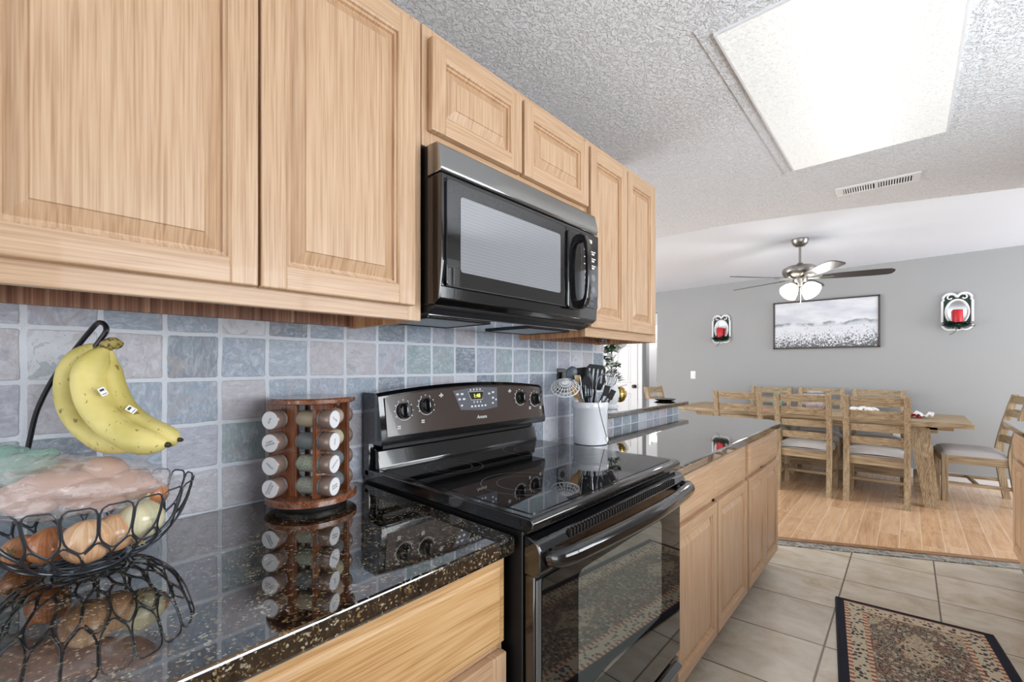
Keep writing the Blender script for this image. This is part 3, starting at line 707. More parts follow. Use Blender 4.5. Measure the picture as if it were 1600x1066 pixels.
# bronze panel lying on the head's front face
def hx(z): return .116 + (z - 1.040) * (.096 - .116) / (.148) + .0016
g = G(); V = []; F = []; n = 20
for i in range(n + 1):
    t_ = i / n; y = .018 + (RL_ - .036) * t_; zz = 1.162 + .022 * (1 - (2*t_-1)**2)
    V += [(hx(1.052), y, 1.052), (hx(zz), y, zz), (hx(zz) - .003, y, zz), (hx(1.052) - .003, y, 1.052)]
for i in range(n):
    for k in range(4): F.append((i*4+k, i*4+(k+1) % 4, (i+1)*4+(k+1) % 4, (i+1)*4+k))
F += [(3, 2, 1, 0), tuple(n*4+k for k in range(4))]; g._in(V, F); cpn = g.make('control_panel', panel_m, rg_)
tilt = -math.atan(.020 / .148)
for ky, kz in ((.078, 1.122), (.160, 1.132), (.603, 1.132), (.690, 1.122)):
    kx = hx(kz); mm = Matrix.Translation((kx, ky, kz)) @ Matrix.Rotation(radians(90) + tilt, 4, 'Y')
    g = G(); g.lathe([(.0235, 0), (.0225, .012), (.018, .016)], 28, mm); g.box((-.020, -.006, .012), (.020, .006, .028), .003, mat=mm); kn = g.make('knob', black, rg_)
    g = G(); P = [(.0285 * cos(radians(a)), .0285 * sin(radians(a)), .001) for a in range(35, 326, 10)]
    g.tube(P, .0009, False, 5, mat=mm @ Matrix.Rotation(radians(180), 4, 'Z'))
    for a in range(60, 320, 30): g.box((-.0016, -.0016, 0), (.0016, .0016, .0012), mat=mm @ Matrix.Rotation(radians(a), 4, 'Z') @ Matrix.Translation((.032, 0, 0)))
    g.make('dial_markings', mark_w, kn)
for ky, kz in ((.052, 1.070), (.138, 1.080), (.650, 1.085), (.735, 1.082)):
    g = G(); 
    for a, b in ((0, 0), (.006, 0), (0, .006), (.006, .006)): g.box((hx(kz), min(ky, .715) + a, kz + b), (hx(kz) + .0008, min(ky, .715) + a + .0042, kz + b + .0042))
    g.make('burner_symbol', mark_w, cpn)
for ky in (.222, .548):
    g = G(); z = 1.160; g.box((hx(z), ky - .008, z - .002), (hx(z) + .0008, ky + .008, z + .002)); g.box((hx(z), ky - .0025, z - .006), (hx(z) + .0008, ky + .0025, z + .007)); g.box((hx(z), ky - .002, z - .013), (hx(z) + .0008, ky + .002, z - .010)); g.make('burner_symbol', mark_w, cpn)
g = G(); pts = [(.272, 1.172), (.300, 1.108), (.40, 1.100), (.474, 1.106), (.482, 1.176), (.38, 1.181)]
V = [(hx(z) + .0006, y, z) for y, z in pts] + [(hx(z) - .002, y, z) for y, z in pts]; n = 6
g._in(V, [tuple(range(6)), tuple(range(11, 5, -1))] + [(i, (i+1) % 6, 6+(i+1) % 6, 6+i) for i in range(6)]); kp = g.make('keypad', ctl_grey, cpn)
g = G(); pts = [(.338, 1.166), (.350, 1.138), (.402, 1.138), (.410, 1.166)]
V = [(hx(z) + .0010, y, z) for y, z in pts]; g._in(V, [(0, 1, 2, 3)]); g.tube([(hx(z) + .0012, y, z) for y, z in pts], .0010, True, 5, mi=1); g.make('display', [black_glass, mark_w], kp)
text('display_digits', '1:48', .019, led, kp, face_x(hx(1.151) + .0018, .377, 1.151, tilt))
for y, z, w in ((.290, 1.160, .012), (.310, 1.160, .014), (.297, 1.143, .012), (.317, 1.143, .014), (.305, 1.122, .010), (.350, 1.116, .010), (.366, 1.116, .010), (.382, 1.116, .010), (.398, 1.116, .010), (.414, 1.116, .010), (.438, 1.156, .012), (.458, 1.160, .014), (.455, 1.140, .012), (.452, 1.122, .010), (.362, 1.130, .005), (.377, 1.130, .006), (.392, 1.130, .006), (.470, 1.133, .008), (.350, 1.172, .006), (.365, 1.173, .006), (.380, 1.173, .006), (.395, 1.173, .006)):
    g = G(); g.box((hx(z) + .0006, y - w * .4, z - .003), (hx(z) + .0016, y + w * .4, z + .003)); g.make('button_marks', mark_w, kp)
text('maker_lettering', 'Amana', .017, mark_w, cpn, face_x(hx(1.078) + .0006, .392, 1.078, tilt), shear=.25)
# oven door
g = G(); g.prism([(.640, .835), (.672, .835), (.684, .850), (.684, .890), (.676, .906), (.655, .914), (.640, .914)], .0, RL_, 'y', bev=.004); g.make('door_top_rail', black, rg_)
g = G(); g.box((.640, .002, .335), (.668, RL_ - .002, .838), .005); dr = g.make('oven_door', black, rg_)
g = G(); g.prism(round_rect(.022, RL_ - .014, .350, .828, .008), .668, .6705, 'x'); g.make('door_glass', black_glass, dr)
g = G(); g.prism(round_rect(.152, RL_ - .155, .515, .800, .022, 6), .6705, .6712, 'x'); g.make('window', door_glass, dr)
g = G(); g.box((.668, .004, .345), (.672, .018, .830), .001); g.make('side_trim', M('grey_trim', (120, 122, 126), .25, metal=.6), dr)
for k in range(44):
    y = .10 + k * .0128
    g = G(); g.box((.676, y, .893), (.6855, y + .006, .909), 0); g.make('vent_slot', shadow_gap, rg_)
g = G(); P = smooth_path([(.684, .030, .874), (.708, .040, .878), (.726, .10, .884), (.742, .25, .888), (.748, RL_ / 2, .890), (.742, RL_ - .25, .888), (.726, RL_ - .10, .884), (.708, RL_ - .040, .878), (.684, RL_ - .03, .874)], 5)
g.tube(P, [.017] * len(P), False, 14, flat=1.15); g.make('door_handle', black, rg_)
g = G(); g.box((.640, .004, .095), (.664, RL_ - .004, .318), .006); g.prism([(.664, .285), (.680, .292), (.682, .302), (.664, .312)], .02, RL_ - .02, 'y', bev=.002); g.make('storage_drawer', black, rg_)
g = G(); g.box((.03, .02, 0), (.58, RL_ - .02, .095)); g.make('kick_base', black_matte, rg_)

# ------------------------------------------------------------------ spice carousel
RC = Vector((.119, .472, .914)); front = atan2(CAM.y - RC.y, CAM.x - RC.x)       # local +x points at the viewer, +y to the viewer's right
rk = thing('spice_rack', 'round revolving wooden spice rack on the granite beside the range', 'spice rack', RC, front)
g = G(); g.lathe([(.078, 0), (.080, .004), (.080, .016)], 40); g.make('swivel_base', black_matte, rk)
g = G(); g.lathe([(.098, .016), (.104, .019), (.104, .030), (.100, .034)], 56); g.make('bottom_disc', rack_disc, rk)
g = G(); g.lathe([(.098, .252), (.100, .254), (.100, .262), (.096, .265)], 56); g.make('top_disc', rack_disc, rk)
ROWZ = [.058 + (3 - r_) * .0525 for r_ in range(4)]
def board(px, py, ang, s0, s1):
    """board with four round holes; plane through (px,py) with normal at ang degrees, from s0 to s1 along it"""
    n_ = Vector((cos(radians(ang)), sin(radians(ang)), 0)); t_ = Vector((-n_.y, n_.x, 0)); c = Vector((px, py, 0)); g = G(); th = .0045
    P3 = lambda s_, z, d: tuple(c + t_ * s_ + n_ * d + Vector((0, 0, z)))
    edges = [.0335] + [ROWZ[r_] - .02625 for r_ in (2, 1, 0)] + [.2525]
    for k, r_ in enumerate((3, 2, 1, 0)):
        z0, z1, zc_ = edges[k], edges[k + 1], ROWZ[r_]; m = 24; V = []
        for d in (-th, th):
            for i in range(m):
                a = 2 * pi * i / m; ca_, sa_ = cos(a), sin(a)
                V.append(P3(.0222 * ca_, zc_ + .0222 * sa_, d))
                kx = (s1 if ca_ > 0 else -s0) / max(abs(ca_), 1e-6); kz = ((z1 - zc_) if sa_ > 0 else (zc_ - z0)) / max(abs(sa_), 1e-6); q = min(kx, kz)
                V.append(P3(q * ca_, zc_ + q * sa_, d))
        F = []
        for i in range(m):
            j = (i + 1) % m
            F += [(2*i, 2*i+1, 2*j+1, 2*j), (2*m+2*i, 2*m+2*j, 2*m+2*j+1, 2*m+2*i+1), (2*i, 2*j, 2*m+2*j, 2*m+2*i), (2*i+1, 2*m+2*i+1, 2*m+2*j+1, 2*j+1)]
        g._in(V, F)
        for sx_, sz_ in ((s0, z0), (s1, z0), (s0, z1), (s1, z1)):     # fill the four corners
            near = [(V[2*i+1], V[2*m+2*i+1]) for i in range(m)]
            cs = sorted(range(m), key=lambda i: (Vector(V[2*i+1]) - Vector(P3(sx_, sz_, -th))).length)[:2]
            a_, b_ = cs; g._in([V[2*a_+1], V[2*b_+1], P3(sx_, sz_, -th), V[2*m+2*a_+1], V[2*m+2*b_+1], P3(sx_, sz_, th)], [(0, 1, 2), (3, 5, 4), (0, 2, 5, 3), (1, 4, 5, 2)])
    g.make('upright_board', rack_wood, rk)
NF = 55
CFG = {'front': ((.064, .018), NF, 0), 'left': ((.018, -.067), NF - 90, 0), 'right': ((.006, .058), NF - 90, 1)}
board(.064, .018, NF, -.0235, .045); board(.018, -.067, NF - 90, -.030, .045); board(.006, .058, NF - 90, -.040, .030)
g = G(); g.tube([(-.03, -.01, .03), (-.03, -.01, .254)], .007, n=10); g.make('centre_post', rack_wood, rk)
cont = {'front': [sp_tan, sp_dark, sp_green, sp_sage], 'left': [sp_beige, sp_brown, sp_beige, sp_brown], 'right': [sp_beige, sp_cream, sp_dark, sp_dark]}
jl = {'front': ['tan powder', 'dark whole spice', 'pale green flakes', 'grey-green herb'], 'left': ['beige powder', 'brown powder', 'pale beige powder', 'reddish powder'], 'right': ['beige powder', 'cream powder', 'dark grey spice', 'black pepper']}
rows = ['top', 'second', 'third', 'bottom']
words = {'left': ['BASIL', 'CURRY\nPOWDER', 'PARSLEY', 'CINNAMON\nGROUND'], 'front': ['CLOVES', 'SAGE', 'OREGANO', 'ITALIAN\nSEASON']}
def jar(row, side):
    (px, py), ang, flip = CFG[side]
    a = front + radians(ang + (180 if flip else 0)); tan = Vector((cos(a), sin(a), 0))
    c = RC + Matrix.Rotation(front, 3, 'Z') @ Vector((px, py, 0)); c.z = .914 + ROWZ[row]
    lab = {'front': 'spice jar of %s, %s in the middle stack, lid facing right',
           'left': 'spice jar of %s, %s in the left stack, round white lid outward',
           'right': 'spice jar of %s, %s in the right stack, glass end outward'}[side] % (jl[side][row], rows[row])
    t = thing('spice_jar', lab, 'jar', c, 0, 'spice jars in the revolving rack')
    q = tan.to_track_quat('Z', 'Y').to_matrix().to_4x4() @ Matrix.Translation((0, 0, .004))
    g = G(); g.lathe([(.012, -.060), (.018, -.0585), (.0210, -.052), (.0210, .000), (.0185, .006), (.0160, .010), (.0160, .014)], 24, q); g.make('glass_body', jar_glass, t)
    g = G(); g.lathe([(.008, -.0585), (.0160, -.0568), (.0197, -.050), (.0197, -.006), (.015, -.002)], 20, q); g.make('contents', cont[side][row], t)
    g = G(); g.lathe([(.0216, .006), (.0228, .008), (.0228, .030), (.0212, .0325)], 28, q); cap = g.make('cap', lid_m, t)
    g = G(); g.lathe([(.0203, .0322), (.0203, .0334)], 28, q); g.make('lid_label', label_m, cap)
    if side in words:
        up = Vector((0, 0, 1)); rt = up.cross(tan); mt = Matrix(((rt.x, up.x, tan.x, 0), (rt.y, up.y, tan.y, 0), (rt.z, up.z, tan.z, 0), (0, 0, 0, 1)))
        roll = radians({'left': [68, 18, -38, 62], 'front': [-35, 80, 35, 8]}[side][row])
        text('label_text', words[side][row], .0058, mark_d, cap, Matrix.Translation(tan * .0375) @ mt @ Matrix.Rotation(roll, 4, 'Z'), .0001)
for side in ('front', 'left', 'right'):
    for row in range(4): jar(row, side)

# ------------------------------------------------------------------ view-ray helper: a real point at a distance t along the line through a photo pixel
def D(u, v, t):
    a = (u - 800) / 684.; b = -(v - 572.) / 684.; s_, c_ = sin(TH), cos(TH)
    return Vector((CAM.x + t * (-s_ + a * c_), CAM.y + t * (c_ + a * s_), CAM.z + t * b))

# ------------------------------------------------------------------ wire fruit basket with banana hook
BC = Vector((.168, .072, .914)); BR = .145
bk = thing('fruit_basket', 'black wire fruit bowl with hexagonal mesh and a tall banana hook, on the granite', 'basket', BC)
def bowl(phi, h):            # h: 0 bottom .. 1 rim ; profile of the bowl
    ang = h * 1.32; r_ = .050 + (BR - .050) * sin(ang) / sin(1.32); z = .010 + .121 * (1 - cos(ang)) / (1 - cos(1.32))
    return Vector((r_ * cos(phi), r_ * sin(phi), z))
NC = 21; dphi = 2 * pi / NC; g = G()
def cell(outline):            # outline of (phi,h), rounded, slightly shrunk so neighbouring cells show a doubled wire
    cx_ = sum(p[0] for p in outline) / len(outline); cy_ = sum(p[1] for p in outline) / len(outline)
    O = [(cx_ + (p[0]-cx_) * .945, cy_ + (p[1]-cy_) * .955) for p in outline]; P = []; n = len(O)
    for i in range(n):
        a, b, c = O[i-1], O[i], O[(i+1) % n]
        for f in (.22, ): P += [bowl(b[0] + (a[0]-b[0])*f, b[1] + (a[1]-b[1])*f)]
        P += [bowl(b[0] + (a[0]-b[0])*.07 + (c[0]-b[0])*.07, b[1] + (a[1]-b[1])*.07 + (c[1]-b[1])*.07), bowl(b[0] + (c[0]-b[0])*.22, b[1] + (c[1]-b[1])*.22)]
        P += [bowl((b[0]+c[0])/2, (b[1]+c[1])/2)]
    g.tube(P, .0015, True, 6)
H = [1.0, .68, .52, .34, .22, .10]
for k in range(NC):
    p = k * dphi; q = p + dphi; m_ = p + dphi / 2
    cell([(p, 1.0), (q, 1.0), (q, .70), (m_, .56), (p, .70)])
    cell([(p, .70), (m_, .56), (m_, .34), (p, .22), (p - dphi/2, .34), (p - dphi/2, .56)])
    cell([(m_, .34), (q, .22), (q, .04), (p, .04), (p, .22)])
g.make('wire_mesh_bowl', wire_m, bk)
g = G(); P = [(.046 * cos(2*pi*i/32), .046 * sin(2*pi*i/32), .0026) for i in range(32)]; g.tube(P, .0026, True, 8)
g.tube([(.046 * cos(2*pi*i/32), .046 * sin(2*pi*i/32), .012) for i in range(32)], .002, True, 8)
for i in range(-3, 4): x = i * .014; y = sqrt(.046**2 - x*x); g.tube([(x, -y, .0115), (x, y, .0115)], .0014, n=6)
for i in range(4): a = i * pi / 2 + .4; g.tube([(.046*cos(a), .046*sin(a), .0026), (.046*cos(a), .046*sin(a), .012)], .002, n=6)
g.make('base_ring', wire_m, bk)
hp = [D(34, 745, .795), D(46, 690, .790), D(58, 642, .785), D(83, 592, .78), D(113, 552, .77), D(138, 521, .76), D(153, 505, .75), D(163, 507, .742), D(166, 517, .738), D(157, 531, .738), D(149, 543, .738), D(151, 551, .738)]
hp[0] = Vector((max(hp[0].x, .024), hp[0].y, hp[0].z)); hp[1].x = max(hp[1].x, .02)
g = G(); g.tube(smooth_path([p - BC for p in hp], 5), .0040, n=8); g.make('banana_hook', hook_m, bk)

# bananas: one bunch hanging from the hook, each fruit a part
bb_ = thing('banana_bunch', 'bunch of three yellow bananas with brown spots hanging from the basket hook', 'bananas', D(165, 545, .735))
BO = bb_.location
def banana(path, r0, stickers=()):
    P = smooth_path([D(*p) - BO for p in path], 6); n = len(P); g = G(); R = []
    for i in range(n):
        t_ = i / (n - 1); R.append(r0 * max(.20, min(1, (t_ / .22) ** .8 * .95 + .12)) * (1 if t_ < .72 else (1 - ((t_ - .72) / .28) ** 1.9 * .80)))
    # five-sided softened section
    V = []; F = []; m = 15; b = Vector((0, 1, 0))
    for i in range(n):
        tg = (P[min(i+1, n-1)] - P[max(i-1, 0)]).normalized(); a = tg.cross(b).normalized(); b = a.cross(tg).normalized()
        for k in range(m):
            q = 2*pi*k/m; rr_ = R[i] * (1 + .045 * cos(5 * q)); V.append(tuple(P[i] + (a * cos(q) + b * sin(q)) * rr_))
    for i in range(n - 1):
        for k in range(m): F.append((i*m+k, (i+1)*m+k, (i+1)*m+(k+1) % m, i*m+(k+1) % m))
    F += [tuple(range(m))[::-1], tuple((n-1)*m+k for k in range(m))]
    g._in(V, F, 0, True); o = g.make('banana', ban, bb_, sharp=50)
    tg = (P[-1] - P[-2]).normalized(); q = tg.to_track_quat('Z', 'Y').to_matrix().to_4x4()
    g = G(); g.lathe([(R[-1] * 1.02, -.002), (R[-1] * .95, .004), (R[-1] * .5, .007)], 12, Matrix.Translation(P[-1]) @ q); g.make('blossom_tip', ban_tip, o)
    for (u, v, t_, rot) in stickers:
        nrm = (CAM - D(u, v, t_)).normalized(); mm = Matrix.Translation(D(u, v, t_) - BO) @ nrm.to_track_quat('Z', 'Y').to_matrix().to_4x4() @ Matrix.Rotation(rot, 4, 'Z')
        g = G(); g.box((-.0045, -.007, -.004), (.0045, .007, 0), .001, 0, mm); g.box((-.0028, .001, 0), (.0028, .0045, .0004), 0, 1, mm); g.box((-.003, -.0045, 0), (.003, -.0035, .0004), 0, 1, mm); g.make('fruit_sticker', [label_m, mark_d], o)
banana([(160, 541, .742), (138, 553, .745), (113, 580, .75), (109, 620, .752), (124, 655, .75), (155, 683, .745), (192, 694, .735), (215, 697, .73)], .0205)
banana([(166, 545, .733), (152, 560, .728), (138, 590, .722), (145, 628, .715), (172, 662, .71), (208, 684, .705), (240, 692, .70), (260, 695, .70)], .0225, [(161, 612, .700, .5)])
banana([(172, 547, .742), (169, 570, .745), (174, 600, .745), (190, 636, .74), (216, 661, .73), (246, 677, .72), (268, 685, .715), (279, 687, .715)], .0185, [(205, 640, .716, .9)])
g = G(); g.tube(smooth_path([D(150, 552, .738) - BO, D(165, 541, .738) - BO, D(178, 536, .738) - BO, D(186, 540, .738) - BO], 4), [.007] * 4 + [.010] * 5 + [.008] * 4, n=10); g.make('stem_crown', ban_stem, bb_)

# onions, potatoes and bags in the bowl
def onion(label, u, v, t, r, mt, roots=False, seed=1, lean=(0, 0)):
    c = D(u, v, t); o = thing('onion', label, 'onion', c, seed * 1.3, 'onions in the wire basket')
    E_ = Euler((lean[0], lean[1], 0)).to_matrix().to_4x4(); g = G()
    g.lathe([(.001, -.92*r), (.30*r, -.90*r), (.66*r, -.72*r), (.92*r, -.36*r), (1.0*r, 0), (.93*r, .36*r), (.70*r, .68*r), (.36*r, .90*r), (.16*r, 1.02*r), (.10*r, 1.22*r), (.12*r, 1.34*r)], 26, E_); g.make('bulb', mt, o, sharp=70)
    if roots:
        g = G(); rn = random.Random(seed)
        for i in range(34):
            a = rn.random() * 6.28; q = rn.random() * .35; p0 = Vector((cos(a)*q*r*.5, sin(a)*q*r*.5, -.90*r)); p1 = Vector((cos(a)*r*.55*rn.random(), sin(a)*r*.55*rn.random(), -(1.02 + .22*rn.random())*r))
            g.tube([E_ @ p0, E_ @ ((p0+p1)/2 + Vector((0, 0, -.003))), E_ @ p1], .0007, n=4)
        g.make('root_hairs', root_m, o)
    return o
onion('amber onion at the left front of the wire basket', 34, 862, .742, .027, on_o, True, 3, (2.0, -.9))
onion('reddish amber onion second from the left at the front of the basket', 77, 852, .715, .0295, on_o, False, 5, (.9, .3))
onion('large golden onion in the middle front of the basket', 137, 846, .690, .0345, on_p, False, 7, (.5, .8))
onion('pale tan onion behind the middle of the basket front', 180, 832, .725, .031, on_p, False, 9, (1.9, .6))
onion('white onion with dry roots at the right of the basket', 220, 812, .752, .034, on_w, True, 4, (.35, -.55))
onion('small amber onion under the right end of the bag', 240, 772, .815, .024, on_o, False, 8, (.5, .5))
def spud(label, u, v, t, L, r, rz, sd):
    c = D(u, v, t); o = thing('sweet_potato', label, 'sweet potato', c, rz, 'sweet potatoes in the clear bag'); rn = random.Random(sd); ph = [rn.random() * 6 for _ in range(4)]
    g = G(); g.ell((0, 0, 0), (L, r, r), nu=20, nv=14, f=lambda d: 1 + .07 * sin(3*d.x + ph[0]) + .05 * sin(4*d.z + ph[1])); g.make('tuber', pot_m, o)
spud('pale sweet potato in the middle of the clear bag', 95, 762, .715, .060, .027, .95, 6)
spud('sweet potato under the right end of the clear bag', 205, 757, .735, .046, .024, .6, 7)
spud('sweet potato at the left inside the clear plastic bag', 45, 778, .70, .052, .026, .9, 1)
spud('long sweet potato along the front of the clear bag', 140, 772, .715, .058, .026, .75, 2)
spud('sweet potato at the back right of the clear bag', 165, 738, .745, .050, .024, .55, 3)
spud('sweet potato at the back left of the clear bag', 95, 742, .77, .050, .026, .8, 4)
bgo = D(112, 757, .725)
bag = thing('produce_bag', 'crinkled clear plastic bag of sweet potatoes resting on top of the onions', 'plastic bag', bgo)
g = G(); rn = random.Random(5); ph = [rn.random() * 6 for _ in range(12)]
def bagf(d):
    return 1 + .10 * sin(3*d.x + 2*d.y + ph[0]) + .07 * sin(7*d.z + 4*d.x + ph[1]) - .05 * abs(sin(5*d.y - 6*d.z + 3*d.x + ph[2])) - .04 * abs(sin(7*d.x + 5*d.z + ph[3])) - .025 * abs(sin(13*d.y + 9*d.z - 6*d.x + ph[4]))
g.ell((0, 0, 0), (.134, .092, .056), Matrix.Rotation(TH, 4, 'Z'), nu=72, nv=44, f=bagf); g.make('bag_film', bag_m, bag)
tw = D(30, 728, .74)
bag2 = thing('green_bag', 'pale green translucent plastic bag at the left behind the clear bag', 'plastic bag', tw)
g = G(); ph = [rn.random() * 6 for _ in range(12)]
g.ell((0, 0, 0), (.068, .040, .030), Matrix.Rotation(TH - .1, 4, 'Z') @ Matrix.Rotation(-.22, 4, 'Y'), nu=60, nv=36, f=lambda d: bagf(d) * (1 + .25 * max(0, d.z) * sin(6*d.x + ph[0]))); g.make('bag_film', bag_g, bag2)

# ------------------------------------------------------------------ utensil crock and what stands in it
CC = Vector((.172, 1.668, .914))
ck = thing('utensil_crock', 'tall white ceramic crock full of cooking utensils, right of the range', 'crock', CC)
g = G(); g.lathe([(.066, 0), (.074, .003), (.0755, .010), (.0755, .152), (.0790, .156), (.0795, .164), (.0795, .181), (.0775, .184), (.0735, .184), (.0715, .180), (.0715, .012), (.001, .010)], 56); g.make('crock_body', white_cer, ck, sharp=50)
def utensil(name, label, cat, head, handle_mat, r=.0045, foot=None, mat_head=None, grp='utensils standing in the white crock'):
    head = Vector(head); f = foot or Vector((CC.x + (CC.x - head.x) * .35, CC.y + (CC.y - head.y) * .35, .932))
    t = thing(name, label, cat, f, 0, grp); return t, head - f
def facing(head, f, lean=0):    # frame whose x is viewer-right, z up along the tool, y away from the viewer
    return None
Rv = Vector((cos(TH), sin(TH), 0)); Fv = Vector((-sin(TH), cos(TH), 0))
def frame(o, roll=0):
    m = Matrix(((Rv.x, Fv.x, 0, o.x), (Rv.y, Fv.y, 0, o.y), (0, 0, 1, o.z), (0, 0, 0, 1))); return m @ Matrix.Rotation(roll, 4, 'Y')
# slotted turner (large, rounded, black) at the back
t, h = utensil('slotted_spoon', 'large black nylon slotted spoon with long slots, tallest in the crock', 'spoon', D(930, 588, 1.97), black_rub)
g = G(); m_ = frame(h, .12)
pts = [(-.030 + 0, -.045), (-.044, -.01), (-.046, .022), (-.030, .044), (0, .050), (.030, .044), (.048, .022), (.046, -.01), (.028, -.045), (.008, -.062), (-.010, -.062)]
def plate_with_slots(g, x0, x1, z0, z1, nslot, sw, sz0, sz1, th, mm, top_r=.02):
    xs = [x0]; w = (x1 - x0); gap = (w - nslot * sw) / (nslot + 1)
    x = x0
    for i in range(nslot + 1):
        g.box((x, -th/2, sz0), (x + gap, th/2, sz1), .001, 0, mm); x += gap + sw
    g.prism([(x0, sz1 - .0005), (x1, sz1 - .0005), (x1 - .004, z1 - .010), (x1 - .014, z1), (x0 + .014, z1), (x0 + .004, z1 - .010)], -th/2, th/2, 'y', 0, .001, mm)
    g.prism([(x0, sz0 + .0005), (x0 + .012, z0), (x1 - .012, z0), (x1, sz0 + .0005)], -th/2, th/2, 'y', 0, .001, mm)
plate_with_slots(g, -.044, .044, -.060, .052, 4, .0075, -.030, .034, .004, m_); g.make('slotted_head', black_rub, t)
g = G(); g.tube([Vector((0, 0, 0)), h + Vector((0, 0, -.055))], .0055, n=8); g.make('handle', black_rub, t)
t, h = utensil('spatula', 'black nylon turner with wide solid blade behind the slotted spoon', 'spatula', D(909, 588, 2.01), black_rub)
g = G(); g.prism([(-.022, -.04), (-.032, .030), (-.020, .040), (.030, .040), (.026, -.04)], -.002, .002, 'y', 0, .001, frame(h, -.1)); g.make('blade', black_rub, t)
g = G(); g.tube([Vector((0, 0, 0)), h + Vector((0, 0, -.035))], .005, n=8); g.make('handle', black_rub, t)
t, h = utensil('serving_spoon', 'grey rubber spoon with rounded bowl at the back left of the crock', 'spoon', D(893, 584, 1.95), grey_rub)
g = G(); g.ell(h, (.026, .008, .034), frame(Vector((0, 0, 0)), .35), nu=20, nv=12); g.make('spoon_bowl', grey_rub, t)
g = G(); g.tube([Vector((0, 0, 0)), h + Vector((.0, .0, -.025))], .005, n=8); g.make('handle', grey_rub, t)
t, h = utensil('dark_ladle', 'dark grey narrow spoon in front of the slotted spoon', 'spoon', D(921, 592, 1.90), grey_rub)
g = G(); g.ell(h, (.013, .007, .038), frame(Vector((0, 0, 0)), -.15), nu=16, nv=12); g.make('spoon_bowl', M('charcoal_nylon', (58, 66, 74), .35), t)
g = G(); g.tube([Vector((0, 0, 0)), h + Vector((0, 0, -.03))], .0045, n=8); g.make('handle', grey_rub, t)
t, h = utensil('bamboo_spatula', 'flat pale bamboo spatula end between the grey spoon and black turner', 'spatula', D(902, 592, 1.935), bamboo_m)
g = G(); g.prism([(-.008, -.03), (-.014, .016), (.014, .016), (.008, -.03)], -.002, .002, 'y', 0, .001, frame(h)); g.tube([Vector((0, 0, 0)), h + Vector((0, 0, -.028))], .005, n=8); g.make('wooden_shaft', bamboo_m, t)
t, h = utensil('wooden_spoon', 'wooden spoon with oval bowl leaning to the left over the crock rim', 'spoon', D(899, 612, 1.895), wood_spoon_m)
g = G(); g.ell(h, (.021, .007, .031), frame(Vector((0, 0, 0)), -.45), nu=20, nv=12); g.make('spoon_bowl', wood_spoon_m, t)
g = G(); g.tube([Vector((0, 0, 0)), h + Rv * .012 + Vector((0, 0, -.024))], .005, n=8); g.make('handle', wood_spoon_m, t)
# slotted metal-rimmed turner
t, h = utensil('slotted_turner', 'black slotted turner with a flat wide end in front of the crock', 'spatula', D(917, 606, 1.865), black_rub)
g = G(); plate_with_slots(g, -.024, .024, -.045, .045, 4, .005, -.035, .012, .003, frame(h, -.03)); g.tube([frame(h) @ Vector(p) for p in ((-.019, -.003, -.045), (-.028, -.003, .047), (.026, -.003, .047), (.021, -.003, -.045))], .0014, n=6, mi=1); g.make('slotted_head', [black_rub, steel], t)
g = G(); g.tube([Vector((0, 0, 0)), h + Vector((0, 0, -.04))], .0045, n=8); g.make('handle', black_rub, t)
# spider strainer: shallow wire bowl leaning out to the left
t, h = utensil('spider_strainer', 'white wire spider strainer hanging out over the left of the crock', 'strainer', D(883, 606, 1.835), white_wire)
ms = Matrix.Translation(h) @ frame(Vector((0, 0, 0)), -.12) @ Matrix.Rotation(radians(38), 4, 'X'); g = G(); SR = .058
g.tube([(SR*cos(2*pi*i/40), SR*sin(2*pi*i/40), 0) for i in range(40)], .0024, True, 6, mat=ms)
for q in (.8, .6, .4, .2):
    zz = .030 * (1 - q*q); g.tube([(SR*q*cos(2*pi*i/32), SR*q*sin(2*pi*i/32), zz) for i in range(32)], .0012, True, 5, mat=ms)
for k in range(20): a = 2*pi*k/20; g.tube([(SR*q*cos(a + .25*(1-q)), SR*q*sin(a + .25*(1-q)), .030*(1-q*q)) for q in (1, .8, .6, .4, .2, .05)], .0012, n=5, mat=ms)
g.make('wire_basket', white_wire, t)
g = G(); g.tube([Vector((0, 0, 0)), h + Rv * .05 + Vector((0, 0, .005)), h + Rv * .028 + Vector((0, 0, .032)), h + Rv * .008 + Vector((0, 0, .030)), h + Vector((0, 0, .012))], .0032, n=8); g.make('handle', grey_rub, t)
# two black tong heads and the steel arm outside the crock
t, h = utensil('black_tongs', 'pair of square black nylon tong heads leaning right out of the crock', 'tongs', D(951, 613, 1.90), black_rub)
g = G(); g.box((-.024, -.004, -.020), (.002, .002, .026), .002, 0, frame(h, .25)); g.box((.004, -.002, -.026), (.028, .004, .018), .002, 0, frame(h, .45)); g.make('gripping_pads', black_rub, t)
g = G(); g.tube([Vector((0, 0, 0)), h + Rv * -.006 + Vector((0, 0, -.018))], .0045, n=8); g.tube([Vector((.006, 0, 0)), h + Rv * .012 + Vector((0, 0, -.020))], .0045, n=8); g.make('arms', steel, t)
t, h = utensil('whisk', 'steel balloon whisk leaning right, behind the black tongs', 'whisk', D(955, 590, 1.98), steel)
dirw = (h + Vector((0, 0, .0))).normalized(); qm = Matrix.Translation(h) @ dirw.to_track_quat('Z', 'Y').to_matrix().to_4x4(); g = G()
